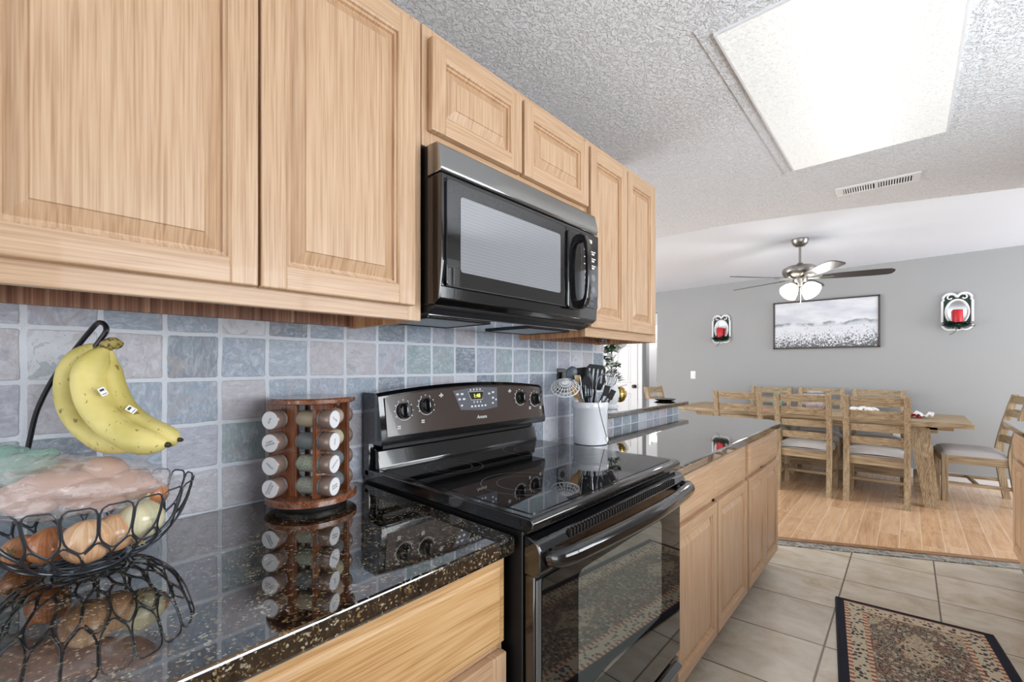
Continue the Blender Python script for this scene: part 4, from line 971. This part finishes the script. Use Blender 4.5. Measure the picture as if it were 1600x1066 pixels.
for k in range(7):
    a = pi * k / 7; P = [(.030 * sin(pi * i / 14) ** .8 * cos(a) * (1 if 1 else 0), .030 * sin(pi * i / 14) ** .8 * sin(a), -.05 + .10 * (i / 14)) for i in range(8)] 
    L = []
    for i in range(21):
        tt = -1 + 2 * i / 20; w = .030 * (1 - abs(tt) ** 2.2) if 0 else 0
        x = .030 * sin(tt * pi / 2 * 1.0) * (1 if abs(tt) < .0 else 1); z = .05 * cos(tt * pi / 2 * 1.9) if 0 else 0
        th_ = tt * pi * .86; L.append((.030 * sin(th_) * cos(a), .030 * sin(th_) * sin(a), -.004 + .046 * cos(th_)))
    g.tube(L, .0010, n=5, mat=qm)
g.make('wire_loops', steel, t)
g = G(); g.tube([Vector((0, 0, 0)), h - dirw * .05], .006, n=10); g.make('handle', steel, t)
# steel tongs hooked over the rim, hanging down the outside
tc = D(948, 688, 1.805); t = thing('kitchen_tongs', 'thin steel tongs arm hanging down the outside front of the white crock', 'tongs', tc, 0, 'utensils standing in the white crock')
p1 = D(939, 650, 1.80) - tc; p2 = D(934, 626, 1.80) - tc; p3 = D(931, 606, 1.83) - tc; p4 = D(936, 590, 1.86) - tc; p5 = D(944, 584, 1.88) - tc
g = G(); g.tube(smooth_path([Vector((0, 0, .010)), p1, p2, p3, p4, p5], 4), .0032, n=8, flat=.5); g.make('steel_arm', steel, t)
g = G(); g.ell((0, 0, .004), (.0065, .003, .012), frame(Vector((0, 0, 0)), -.2)); g.make('end_grip', white_plas, t)

# black outlet on the tile behind the crock
o = thing('wall_outlet', 'black electrical outlet plate on the slate tile behind the crock', 'outlet', (0, 1.690, 1.185))
g = G(); g.box((0.0, -.037, -.058), (.006, .037, .058), .002); g.make('cover_plate', black, o)
g = G(); 
for z in (-.024, .024): g.lathe([(.016, .006), (.016, .008)], 20, Matrix.Translation((0, 0, z)) @ Matrix.Rotation(radians(90), 4, 'Y'))
g.make('socket', black_matte, o)
for z in (.024,):
    g = G(); g.box((.010, -.014, z - .016), (.026, .014, z + .016), .004); g.make('plug', M('grey_plug', (150, 152, 156), .4), o)

# tray and flowers on the bar ledge
tr = thing('small_tray', 'shallow black oval tray on the far end of the bar ledge', 'tray', (-.11, 3.14, .999))
g = G(); g.lathe([(.040, 0), (.062, .004), (.078, .013), (.080, .015), (.077, .0155), (.060, .0075), (.001, .006)], 40, sx=1.0, sy=1.05); g.make('dish', black, tr)
va = thing('flower_arrangement', 'green leaves and white blossoms in a white and gold vase on the bar ledge', 'flowers', (-.10, 2.33, .999))
g = G(); g.lathe([(.035, 0), (.040, .004), (.042, .015), (.030, .028), (.040, .045), (.052, .075), (.050, .11), (.034, .14), (.026, .165), (.034, .19), (.032, .19), (.022, .165), (.03, .14), (.001, .13)], 36); g.make('vase', white_cer, va)
g = G(); g.ell((.03, .055, .085), (.040, .040, .048)); g.make('gold_ornament', gold_m, va)
rn = random.Random(11); g = G(); g2 = G(); g3 = G()
def leafblade(g, p, d, L, w, up=Vector((0, 0, 1))):
    d = d.normalized(); s_ = d.cross(up).normalized() if abs(d.z) < .98 else Vector((1, 0, 0)); n_ = s_.cross(d)
    P = [p, p + d*L*.35 + s_*w - n_*w*.1, p + d*L*.75 + s_*w*.7, p + d*L - n_*L*.15, p + d*L*.75 - s_*w*.7, p + d*L*.35 - s_*w - n_*w*.1, p + d*L*.5 + n_*w*.25]
    g._in([tuple(v) for v in P], [(0, 1, 6), (1, 2, 6), (2, 3, 6), (3, 4, 6), (4, 5, 6), (5, 0, 6)], 0, True)
for k in range(26):
    z = .20 + .26 * rn.random(); a = rn.random() * 6.28; r_ = .015 + .035 * rn.random(); p = Vector((r_*cos(a), r_*sin(a), z))
    for j in range(5): b = rn.random() * 6.28; leafblade(g, p, Vector((cos(b), sin(b), rn.random() - .3)), .045, .012)
for k in range(14):
    z = .21 + .24 * rn.random(); a = rn.random() * 6.28; p = Vector((.045*cos(a), .045*sin(a), z))
    for j in range(6): b = j * 1.047; leafblade(g2, p, Vector((cos(a)*.5 + cos(b), sin(a)*.5 + sin(b), .4 + .6*sin(b))), .034, .015)
g3.tube([(0, 0, .14), (.005, 0, .30), (0, .004, .45)], .004, n=6)
for k in range(9): a = rn.random() * 6.28; z = .2 + .2 * rn.random(); g3.tube([(0, 0, z - .04), (.04*cos(a), .04*sin(a), z)], .002, n=5)
g.make('leaves', leaf_g, va); g2.make('blossoms', petal_m, va); g3.make('stems', leaf_dark, va)
fp = thing('spiky_plant', 'dark spiky grass tuft with pale twigs, right of the white blossoms', 'plant', (-.22, 2.52, .999))
g = G(); g.lathe([(.03, 0), (.038, .01), (.042, .06), (.040, .065), (.001, .055)], 24); g.make('pot', steel_b, fp)
g = G(); g2 = G()
for k in range(34):
    a = rn.random() * 6.28; d = Vector((cos(a) * .8, sin(a) * .8, .5 + rn.random())); leafblade(g, Vector((.0, 0, .12)), d, .09 + .04*rn.random(), .004)
g.tube([(0, 0, .05), (0, 0, .13)], .006, n=6)
for k in range(14):
    a = rn.random() * 6.28; g2.tube([(0, 0, .06), (.05*cos(a), .05*sin(a), .10 + .03*rn.random()), (.12*cos(a), .12*sin(a), .10 + .05*rn.random())], .0018, n=5)
g.make('leaves', leaf_dark, fp); g2.make('twigs', twig_m, fp)

# ------------------------------------------------------------------ dining table, chairs and what is on the table
tx0, tx1, ty0, ty1 = -.90, 1.63, 5.33, 6.26
tb = thing('dining_table', 'long weathered wood trestle dining table below the painting', 'table', ((tx0 + tx1)/2, (ty0 + ty1)/2, 0)); hx_, hy_ = (tx1 - tx0)/2, (ty1 - ty0)/2
g = G()
for k in range(5): y = -hy_ + k * (2*hy_/5); g.box((-hx_, y + .0005, .715), (hx_, y + 2*hy_/5 - .0005, .76), .003)
g.make('table_top', chair_h, tb)
g = G(); g.box((-hx_ + .22, -hy_ + .06, .655), (hx_ - .22, -hy_ + .10, .715), .003); g.box((-hx_ + .22, hy_ - .10, .655), (hx_ - .22, hy_ - .06, .715), .003); g.box((hx_ - .30, -hy_ + .06, .685), (hx_ - .12, -hy_ + .12, .715), .003); g.make('apron', chair_h, tb)
for sx_ in (-1, 1):
    for sy in (-1, 1):
        g = G(); xb, xt = sx_ * (hx_ - .255), sx_ * (hx_ - .345); yb, yt = sy * (hy_ - .035), sy * (hy_ - .10); w = .052
        V = [(xb - w, yb - .04, 0), (xb + w, yb - .04, 0), (xb + w, yb + .04, 0), (xb - w, yb + .04, 0), (xt - w - .02, yt - .04, .70), (xt + w + .02, yt - .04, .70), (xt + w + .02, yt + .04, .70), (xt - w - .02, yt + .04, .70)]
        g._in(V, [(3, 2, 1, 0), (4, 5, 6, 7), (0, 1, 5, 4), (1, 2, 6, 5), (2, 3, 7, 6), (3, 0, 4, 7)]); g.make('leg', chair_v, tb)
g = G(); g.box((-hx_ + .42, -.04, .16), (hx_ - .42, .04, .25), .004)
for sx_ in (-1, 1): x = sx_ * (hx_ - .33); g.box((x - .045, -hy_ + .10, .10), (x + .045, hy_ - .10, .19), .004)
g.make('stretcher', chair_h, tb)

def make_chair():
    t = thing('dining_chair', '', 'chair', (0, 0, 0), 0, 'ladder-back dining chairs')       # faces +y, back at y=0
    W_, Dp = .235, .45; by = lambda z: -.105 * max(0, (z - .45) / .53) ** 1.3 - .05 * max(0, (.45 - z) / .45) ** 1.5
    for s_ in (-1, 1):
        g = G(); x = s_ * (W_ - .0225); n = 14; V = []; F = []
        for i in range(n + 1):
            z = .985 * i / n; y = by(z); d = .022 + .008 * (1 - abs(z - .45) / .55); V += [(x - .0225, y - d, z), (x + .0225, y - d, z), (x + .0225, y + d, z), (x - .0225, y + d, z)]
        for i in range(n):
            for k in range(4): F.append((i*4+k, i*4+(k+1) % 4, (i+1)*4+(k+1) % 4, (i+1)*4+k))
        F += [(3, 2, 1, 0), (n*4, n*4+1, n*4+2, n*4+3)]; g._in(V, F); g.make('back_post', chair_v, t)
        g = G(); g.box((x - .0225, Dp - .045, 0), (x + .0225, Dp, .43), .002); g.make('leg', chair_v, t)
        g = G(); g.box((x - .012, .02, .355), (x + .012, Dp - .04, .43), .002); g.make('side_rail', chair_d, t)
        g = G(); g.box((x - .011, -.01, .155), (x + .011, Dp - .04, .185), .002); g.make('stretcher', chair_d, t)
    for (z0, z1) in ((.905, .972), (.782, .848), (.662, .722), (.540, .604)):
        g = G(); n = 10; V = []; F = []
        for i in range(n + 1):
            u = -1 + 2 * i / n; x = u * (W_ - .044); b = -.022 * (1 - u*u); zz = .006 * (1 - u*u)
            for (dy_, z) in ((-.010, z0), (.010, z0), (.010, z1 + zz), (-.010, z1 + zz)): V.append((x, by(z) + b + dy_, z))
        for i in range(n):
            for k in range(4): F.append((i*4+k, i*4+(k+1) % 4, (i+1)*4+(k+1) % 4, (i+1)*4+k))
        F += [(3, 2, 1, 0), (n*4, n*4+1, n*4+2, n*4+3)]; g._in(V, F, 0, True); g.make('back_slat', chair_h, t)
    g = G(); g.box((-W_ + .044, Dp - .036, .355), (W_ - .044, Dp - .012, .43), .002); g.make('seat_rail', chair_h, t)
    g = G(); g.box((-W_ + .044, -.014, .350), (W_ - .044, .010, .425), .002); g.make('seat_rail', chair_h, t)
    g = G(); g.box((-W_ + .022, .20, .158), (W_ - .022, .222, .185), .002); g.make('stretcher', chair_h, t)
    g = G(); n = 12
    def top(u, v):
        x = (-1 + 2*u); y = v; e = (1 - abs(x) ** 6) * (1 - abs(2*v - 1) ** 6); return Vector((x * (W_ - .006), .018 + v * (Dp - .012), .432 + .052 * max(e, 0) ** .45 + .012 * (1 - x*x)))
    g.grid(top, 18, 18); g.box((-W_ + .008, .020, .426), (W_ - .008, Dp + .004, .434)); g.make('seat_cushion', cushion_m, t)
    return t
ch0 = make_chair(); first = True
def chair(x, y, rz, label):
    global first
    if first: ch0.location = (x, y, 0); ch0.rotation_euler = (0, 0, rz); ch0['label'] = label; first = False
    else: dup(ch0, (x, y, 0), rz, label)
chair(.998, 5.165, 0, 'weathered ladder-back chair seen from behind, rightmost of the three on the near side')
chair(.444, 5.165, 0, 'weathered ladder-back chair seen from behind, middle of the three on the near side')
chair(-.140, 5.165, 0, 'ladder-back chair on the near side of the table, left one partly behind the peninsula')
chair(.963, 6.44, pi, 'weathered ladder-back chair against the grey wall, rightmost on the far side of the table')
chair(.424, 6.44, pi, 'weathered ladder-back chair on the far side, middle one behind the wrapped plate')
chair(-.118, 6.44, pi, 'weathered ladder-back chair on the far side of the table, leftmost under the painting edge')
chair(1.875, 5.99, radians(90 + 5), 'ladder-back chair at the right head of the table, seen from its side')
chair(-1.17, 5.52, radians(-90), 'ladder-back chair at the left head of the table, behind the bar ledge')

def tabletop(name, label, cat, loc, rz=0): return thing(name, label, cat, (loc[0], loc[1], .7605), rz)
t = tabletop('flower_centrepiece', 'fluffy white flower centrepiece in the middle of the dining table', 'flowers', (.87, 5.86))
g = G(); rn = random.Random(3)
for k in range(46):
    a = rn.random() * 6.28; r_ = rn.random() ** .5; g.ell((.115*r_*cos(a), .06*r_*sin(a), .030 + .035*rn.random()*(1 - r_*.5)), (.020, .020, .016), nu=8, nv=6)
g.make('petals', petal_m, t); g = G(); g.lathe([(.09, 0), (.10, .008), (.095, .022), (.001, .022)], 24, sy=.6); g.make('dish', white_cer, t)
t = tabletop('folded_napkin', 'red and white crumpled napkin near the right end of the table', 'napkin', (1.22, 5.66))
g = G()
def crumple(w, d, h, sd):
    r2 = random.Random(sd); q = [r2.random() * 6 for _ in range(6)]
    return lambda u, v: Vector(((u - .5) * w * (1 + .1 * sin(9*v + q[0])), (v - .5) * d * (1 + .12 * sin(8*u + q[1])), .003 + h * abs(sin(5*u + q[2]) * sin(4*v + q[3])) + h * .5 * abs(sin(11*u + 7*v + q[4]))))
g.grid(crumple(.17, .13, .028, 1), 22, 18); o = g.make('red_cloth', red_cloth, t)
g = G(); g.grid(crumple(.14, .12, .042, 2), 22, 18); shift(g, .10, .02, 0); g.make('white_cloth', white_cloth, t)
for k, (x, lab) in enumerate(((.97, 'red woven placemat in front of the right near-side chair'), (.42, 'red woven placemat in front of the middle near-side chair'), (-.12, 'red woven placemat in front of the left near-side chair'))):
    t = tabletop('placemat', lab, 'placemat', (x, 5.55)); t['group'] = 'placemats on the dining table'
    g = G(); g.prism(round_rect(-.19, .19, -.13, .13, .02), 0, .004, 'z', bev=.001); g.make('woven_mat', M('woven_red', (198, 132, 124), .9), t)
t = tabletop('wrapped_platter', 'clear wrapped wire tray on the table before the middle far chair', 'platter', (.43, 5.98))
g = G(); g.lathe([(.10, 0), (.14, .012), (.145, .016), (.001, .010)], 30); g.make('plate', red_cloth, t)
g = G(); rn = random.Random(8)
for k in range(10): a = k * .628; g.tube([(.09*cos(a), .09*sin(a), .015), (.12*cos(a), .12*sin(a), .10), (.10*cos(a+.3), .10*sin(a+.3), .19)], .002, n=5)
g.tube([(.10*cos(q*.3), .10*sin(q*.3), .19) for q in range(21)], .003, True, 5); g.make('wire_frame', wire_m, t)
g = G(); g.ell((0, 0, .11), (.13, .12, .105), nu=30, nv=16, f=lambda d: 1 + .05*sin(9*d.x + 5*d.z) + .04*sin(13*d.y)); g.make('plastic_wrap', thin_glass('cling_film', (225, 228, 232), .30), t)
t = tabletop('teal_vase', 'small teal glazed jug near the left of the dining table', 'vase', (.07, 5.95))
g = G(); g.lathe([(.035, 0), (.045, .02), (.055, .07), (.045, .13), (.028, .16), (.032, .185), (.028, .185), (.02, .16), (.001, .15)], 28); g.make('jug_body', teal_m, t)
g = G(); g.tube(smooth_path([(.03, 0, .165), (.07, 0, .15), (.075, 0, .10), (.05, 0, .07)], 4), .005, n=8); g.make('handle', teal_m, t)

# ------------------------------------------------------------------ painting, sconces, switch, outlet on the far wall
pt = thing('framed_painting', 'wide framed meadow painting in pale greys centred on the far wall', 'painting', (.428, DY - .002, 1.783))
g = G(); g.box((-.530, -.028, -.292), (.530, -.006, .292)); g.make('canvas', art, pt)
g = G(); fm = M('dark_brown_frame', (66, 58, 54), .5)
for lo, hi in (((-.545, -.038, -.307), (-.527, 0, .307)), ((.527, -.038, -.307), (.545, 0, .307)), ((-.545, -.038, -.307), (.545, 0, -.289)), ((-.545, -.038, .289), (.545, 0, .307))): g.box(lo, hi, .002)
g.make('frame', fm, pt)
def sconce(label, x, z, s_=1.):
    t = thing('wall_sconce', label, 'sconce', (x, DY, z), 0, 'scroll mirror candle sconces')
    Wd, Hh = .115, .205
    g = G(); g.prism(round_rect(-Wd + .014, Wd - .014, -Hh + .035, Hh - .022, .06, 6), -.012, -.001, 'y'); g.make('backing_board', leaf_dark, t)
    g = G(); f = lambda P, r_, cl=False: g.tube([(p[0], -.020, p[1]) for p in P], r_, cl, 8, flat=1)
    for s2 in (-1, 1): g.box((s2*Wd - .010, -.030, -.115), (s2*Wd + .010, -.010, .118), .003)
    f([(.086 * cos(2*pi*i/40), -.005 + .130 * sin(2*pi*i/40)) for i in range(40)], .011, True)
    for s2 in (-1, 1):
        f([(s2 * (.054 + p[0]), .140 + p[1]) for p in arc(0, 0, .055, 185 - 180, 170, 12)][::1], .011)
        sp = [(s2 * (.050 + (.042 - .0035*i) * cos(radians(170 - 33*i)) ), .150 + (.042 - .0035*i) * sin(radians(170 - 33*i))) for i in range(11)]; f(sp, .007)
        f([(s2 * .105, .118), (s2 * .108, .14)], .010)
        f([(s2 * (.058 + p[0]), -.140 + p[1]) for p in arc(0, 0, .055, -5, -120, 10)], .011)
    f([(-.045, -.19), (0, -.20), (.045, -.19)], .010)
    g.make('scroll_frame', white_paint, t)
    g = G(); g.lathe([(.082, 0), (.082, .003)], 40, Matrix.Translation((0, -.014, -.005)) @ Matrix.Rotation(radians(90), 4, 'X'), sy=1.53); g.make('oval_mirror', mirror_m, t)
    g = G(); g.lathe([(.012, -.01), (.040, -.004), (.046, .004), (.043, .006), (.001, .0)], 24, c=(0, -.085, -.128)); g.tube([(0, -.085, -.13), (0, -.05, -.155), (0, -.012, -.13)], .006, n=8); g.make('candle_cup', black_matte, t)
    g = G(); g.lathe([(.040, 0), (.041, .004), (.041, .132), (.038, .137), (.025, .132), (.001, .131)], 28, c=(0, -.085, -.124)); cn = g.make('candle', red_m, t)
    g = G(); g.tube([(0, -.085, .007), (.001, -.085, .020)], .001, n=5); g.make('wick', black_matte, cn)
    g = G(); rn = random.Random(int(x * 10) + 20)
    for k in range(70):
        a = rn.random() * 6.28; r_ = .02 + .06 * rn.random(); p = Vector((r_*cos(a)*1.1, -.070 + .4*r_*sin(a), -.150 + .035*rn.random())); leafblade(g, p, Vector((cos(a), -.3 + .4*sin(a), -.4 + .8*rn.random())), .055, .021)
    g.tube(smooth_path([(-.02, -.07, -.15), (-.01, -.07, -.20), (-.035, -.06, -.235), (-.06, -.06, -.25)], 4), .003, n=5); g.tube(smooth_path([(.05, -.07, -.15), (.10, -.06, -.165), (.13, -.055, -.160)], 4), .004, n=5)
    g.make('greenery', leaf_dark, t)
sconce('white scroll mirror sconce with red candle, left of the painting', -.775, 1.785)
sconce('white scroll mirror sconce with red candle, right of the painting', 1.605, 1.840)
t = thing('light_switch', 'white light switch plate on the grey wall left of the chairs', 'light switch', (-1.178, DY, 1.120))
g = G(); g.box((-.036, -.006, -.058), (.036, 0, .058), .002); g.make('switch_plate', white_plas, t); g = G(); g.box((-.016, -.010, -.032), (.016, -.005, .032), .002); g.make('rocker', white_plas, t)
t = thing('wall_outlet', 'white wall outlet low on the grey wall behind the near-side chair', 'outlet', (1.118, DY, .474))
g = G(); g.box((-.036, -.006, -.058), (.036, 0, .058), .002); g.make('cover_plate', white_plas, t)
for z in (-.02, .02): g = G(); g.lathe([(.015, 0), (.015, .003)], 18, Matrix.Translation((0, -.006, z)) @ Matrix.Rotation(radians(90), 4, 'X')); g.make('socket', white_paint, t)

# ------------------------------------------------------------------ ceiling fan
fz = zc(.46); fn = thing('ceiling_fan', 'brushed nickel ceiling fan with five dark blades and lit glass shades', 'ceiling fan', (.46, 4.874, fz)); hz_ = 2.110 - fz
g = G(); g.lathe([(.012, -.075), (.040, -.068), (.062, -.045), (.070, -.015), (.070, 0)], 32); g.make('canopy', steel_b, fn)
g = G(); g.tube([(0, 0, -.07), (0, 0, hz_ + .10)], .011, n=12); g.lathe([(.02, hz_ + .085), (.03, hz_ + .10), (.02, hz_ + .115)], 20); g.make('down_rod', steel_b, fn)
g = G(); g.lathe([(.055, hz_ - .030), (.100, hz_ - .022), (.132, hz_ + .0), (.146, hz_ + .030), (.141, hz_ + .060), (.112, hz_ + .082), (.05, hz_ + .092), (.012, hz_ + .094)], 44); g.make('motor_housing', steel_b, fn)
g = G(); 
for k in range(24): a = 2*pi*k/24; g.box((.075, -.004, -.001), (.100, .004, .001), mat=Matrix.Rotation(a, 4, 'Z') @ Matrix.Translation((0, 0, hz_ - .021)))
g.make('cooling_slots', black_matte, fn)
blade_m = M('dark_blade_laminate', (46, 42, 42), .42)
for k in range(5):
    a = radians(13 + 72 * k); mm = Matrix.Rotation(a, 4, 'Z') @ Matrix.Translation((0, 0, hz_ - .032)) @ Matrix.Rotation(radians(-12), 4, 'X')
    g = G(); pts = [(.17, -.045), (.30, -.062), (.55, -.068), (.655, -.060), (.685, -.035), (.690, 0), (.680, .045), (.655, .062), (.55, .066), (.30, .058), (.17, .045)]
    g.prism(pts, -.003, .003, 'z', 0, .001, mm); b = g.make('blade', blade_m, fn)
    g = G(); g.prism([(.06, -.020), (.12, -.012), (.17, -.030), (.235, -.026), (.262, 0), (.235, .026), (.17, .030), (.12, .012), (.06, .020)], -.0085, -.0035, 'z', 0, .002, mm); g.make('blade_arm', steel_b, b)
g = G(); g.lathe([(.02, hz_ - .125), (.048, hz_ - .115), (.052, hz_ - .080), (.060, hz_ - .060), (.060, hz_ - .030)], 32); g.make('light_kit_hub', steel_b, fn)
for k in range(4):
    a = radians(45 + 90 * k + 10); d = Vector((cos(a) * .74, sin(a) * .74, -.67)).normalized(); p = Vector((.045*cos(a), .045*sin(a), hz_ - .085)); q = Matrix.Translation(p + d * .015) @ d.to_track_quat('Z', 'Y').to_matrix().to_4x4()
    g = G(); g.lathe([(.018, -.01), (.022, .0), (.022, .018), (.001, .018)], 20, q); arm = g.make('lamp_socket', steel_b, fn)
    g = G(); g.lathe([(.024, .012), (.046, .030), (.064, .060), (.073, .100), (.075, .112), (.073, .112), (.062, .06), (.04, .03), (.001, .022)], 28, q, cap=False); g.make('glass_shade', fan_glass, arm)
g = G(); g.tube([(.01, -.03, hz_ - .12), (.01, -.03, hz_ - .26)], .0012, n=5); g.ell((.01, -.03, hz_ - .265), (.004, .004, .008), nu=8, nv=6); g.make('pull_chain', steel, fn)
for k in range(4):
    a = radians(55 + 90 * k); l = bpy.data.lights.new('fan_bulb', 'POINT'); l.energy = 4; l.color = (1, .96, .9); l.shadow_soft_size = .05
    o = bpy.data.objects.new('fan_bulb', l); COL.objects.link(o); o.location = (.46 + .16*cos(a), 4.874 + .16*sin(a), fz + hz_ - .21)

# pendant bowl far behind the flowers
t = thing('pendant_lamp', 'pale frosted bowl pendant lamp above the white blossoms', 'lamp', (-1.393, 4.789, 2.43))
g = G(); P = [(.001, -.975)] + [(.125 * sin(radians(a)), -.85 - .125 * cos(radians(a))) for a in range(10, 91, 8)] + [(.128, -.845), (.118, -.845)] + [(.115 * sin(radians(a)), -.845 - .112 * cos(radians(a))) for a in range(85, 0, -12)]
g.lathe(P, 36, cap=False); g.make('glass_bowl', M('frosted_pendant_glass', (196, 200, 206), .35), t)
g = G(); g.tube([(0, 0, -.96), (0, 0, 0)], .004, n=8); g.lathe([(.05, -.02), (.055, 0)], 24); g.make('stem_and_canopy', steel_b, t)

# ------------------------------------------------------------------ rug
rgo = thing('area_rug', 'patterned oriental runner rug with navy side borders on the tile floor', 'rug', (.925, 2.926, .001), radians(6.5))
g = G()
def rugf(u, v):
    x = u * RW; y = v * RL; wob = .022 * sin(y * 5.2 + .6) * (1 - u) * 0 + (.035 * math.exp(-((y - 1.45) / .12) ** 2) * u)
    return Vector((x + wob - .04 * (1-u) * 0, y, .006 + .0015 * sin(14*x) * sin(9*y)))
g.grid(rugf, 16, 60)
for v in g.bm.verts: pass
o = g.make('woven_pile', rug_m, rgo)
o.location = (0, 0, 0)
g = G(); n = 60
P = [rugf(0, i / n) for i in range(n + 1)] + [rugf(i / 10, 1) for i in range(1, 11)] + [rugf(1, 1 - i / n) for i in range(1, n + 1)] + [rugf(1 - i / 10, 0) for i in range(1, 10)]
g.tube(P, .0042, True, 6); g.make('bound_edge', M('navy_binding', (34, 36, 48), .8), rgo)
# the runner extends from its far end towards the camera: rotate the strip so local +y points at the viewer side
rgo.rotation_euler = (0, 0, radians(6.5 + 180)); rgo.location = (1.506, 2.993, .001)
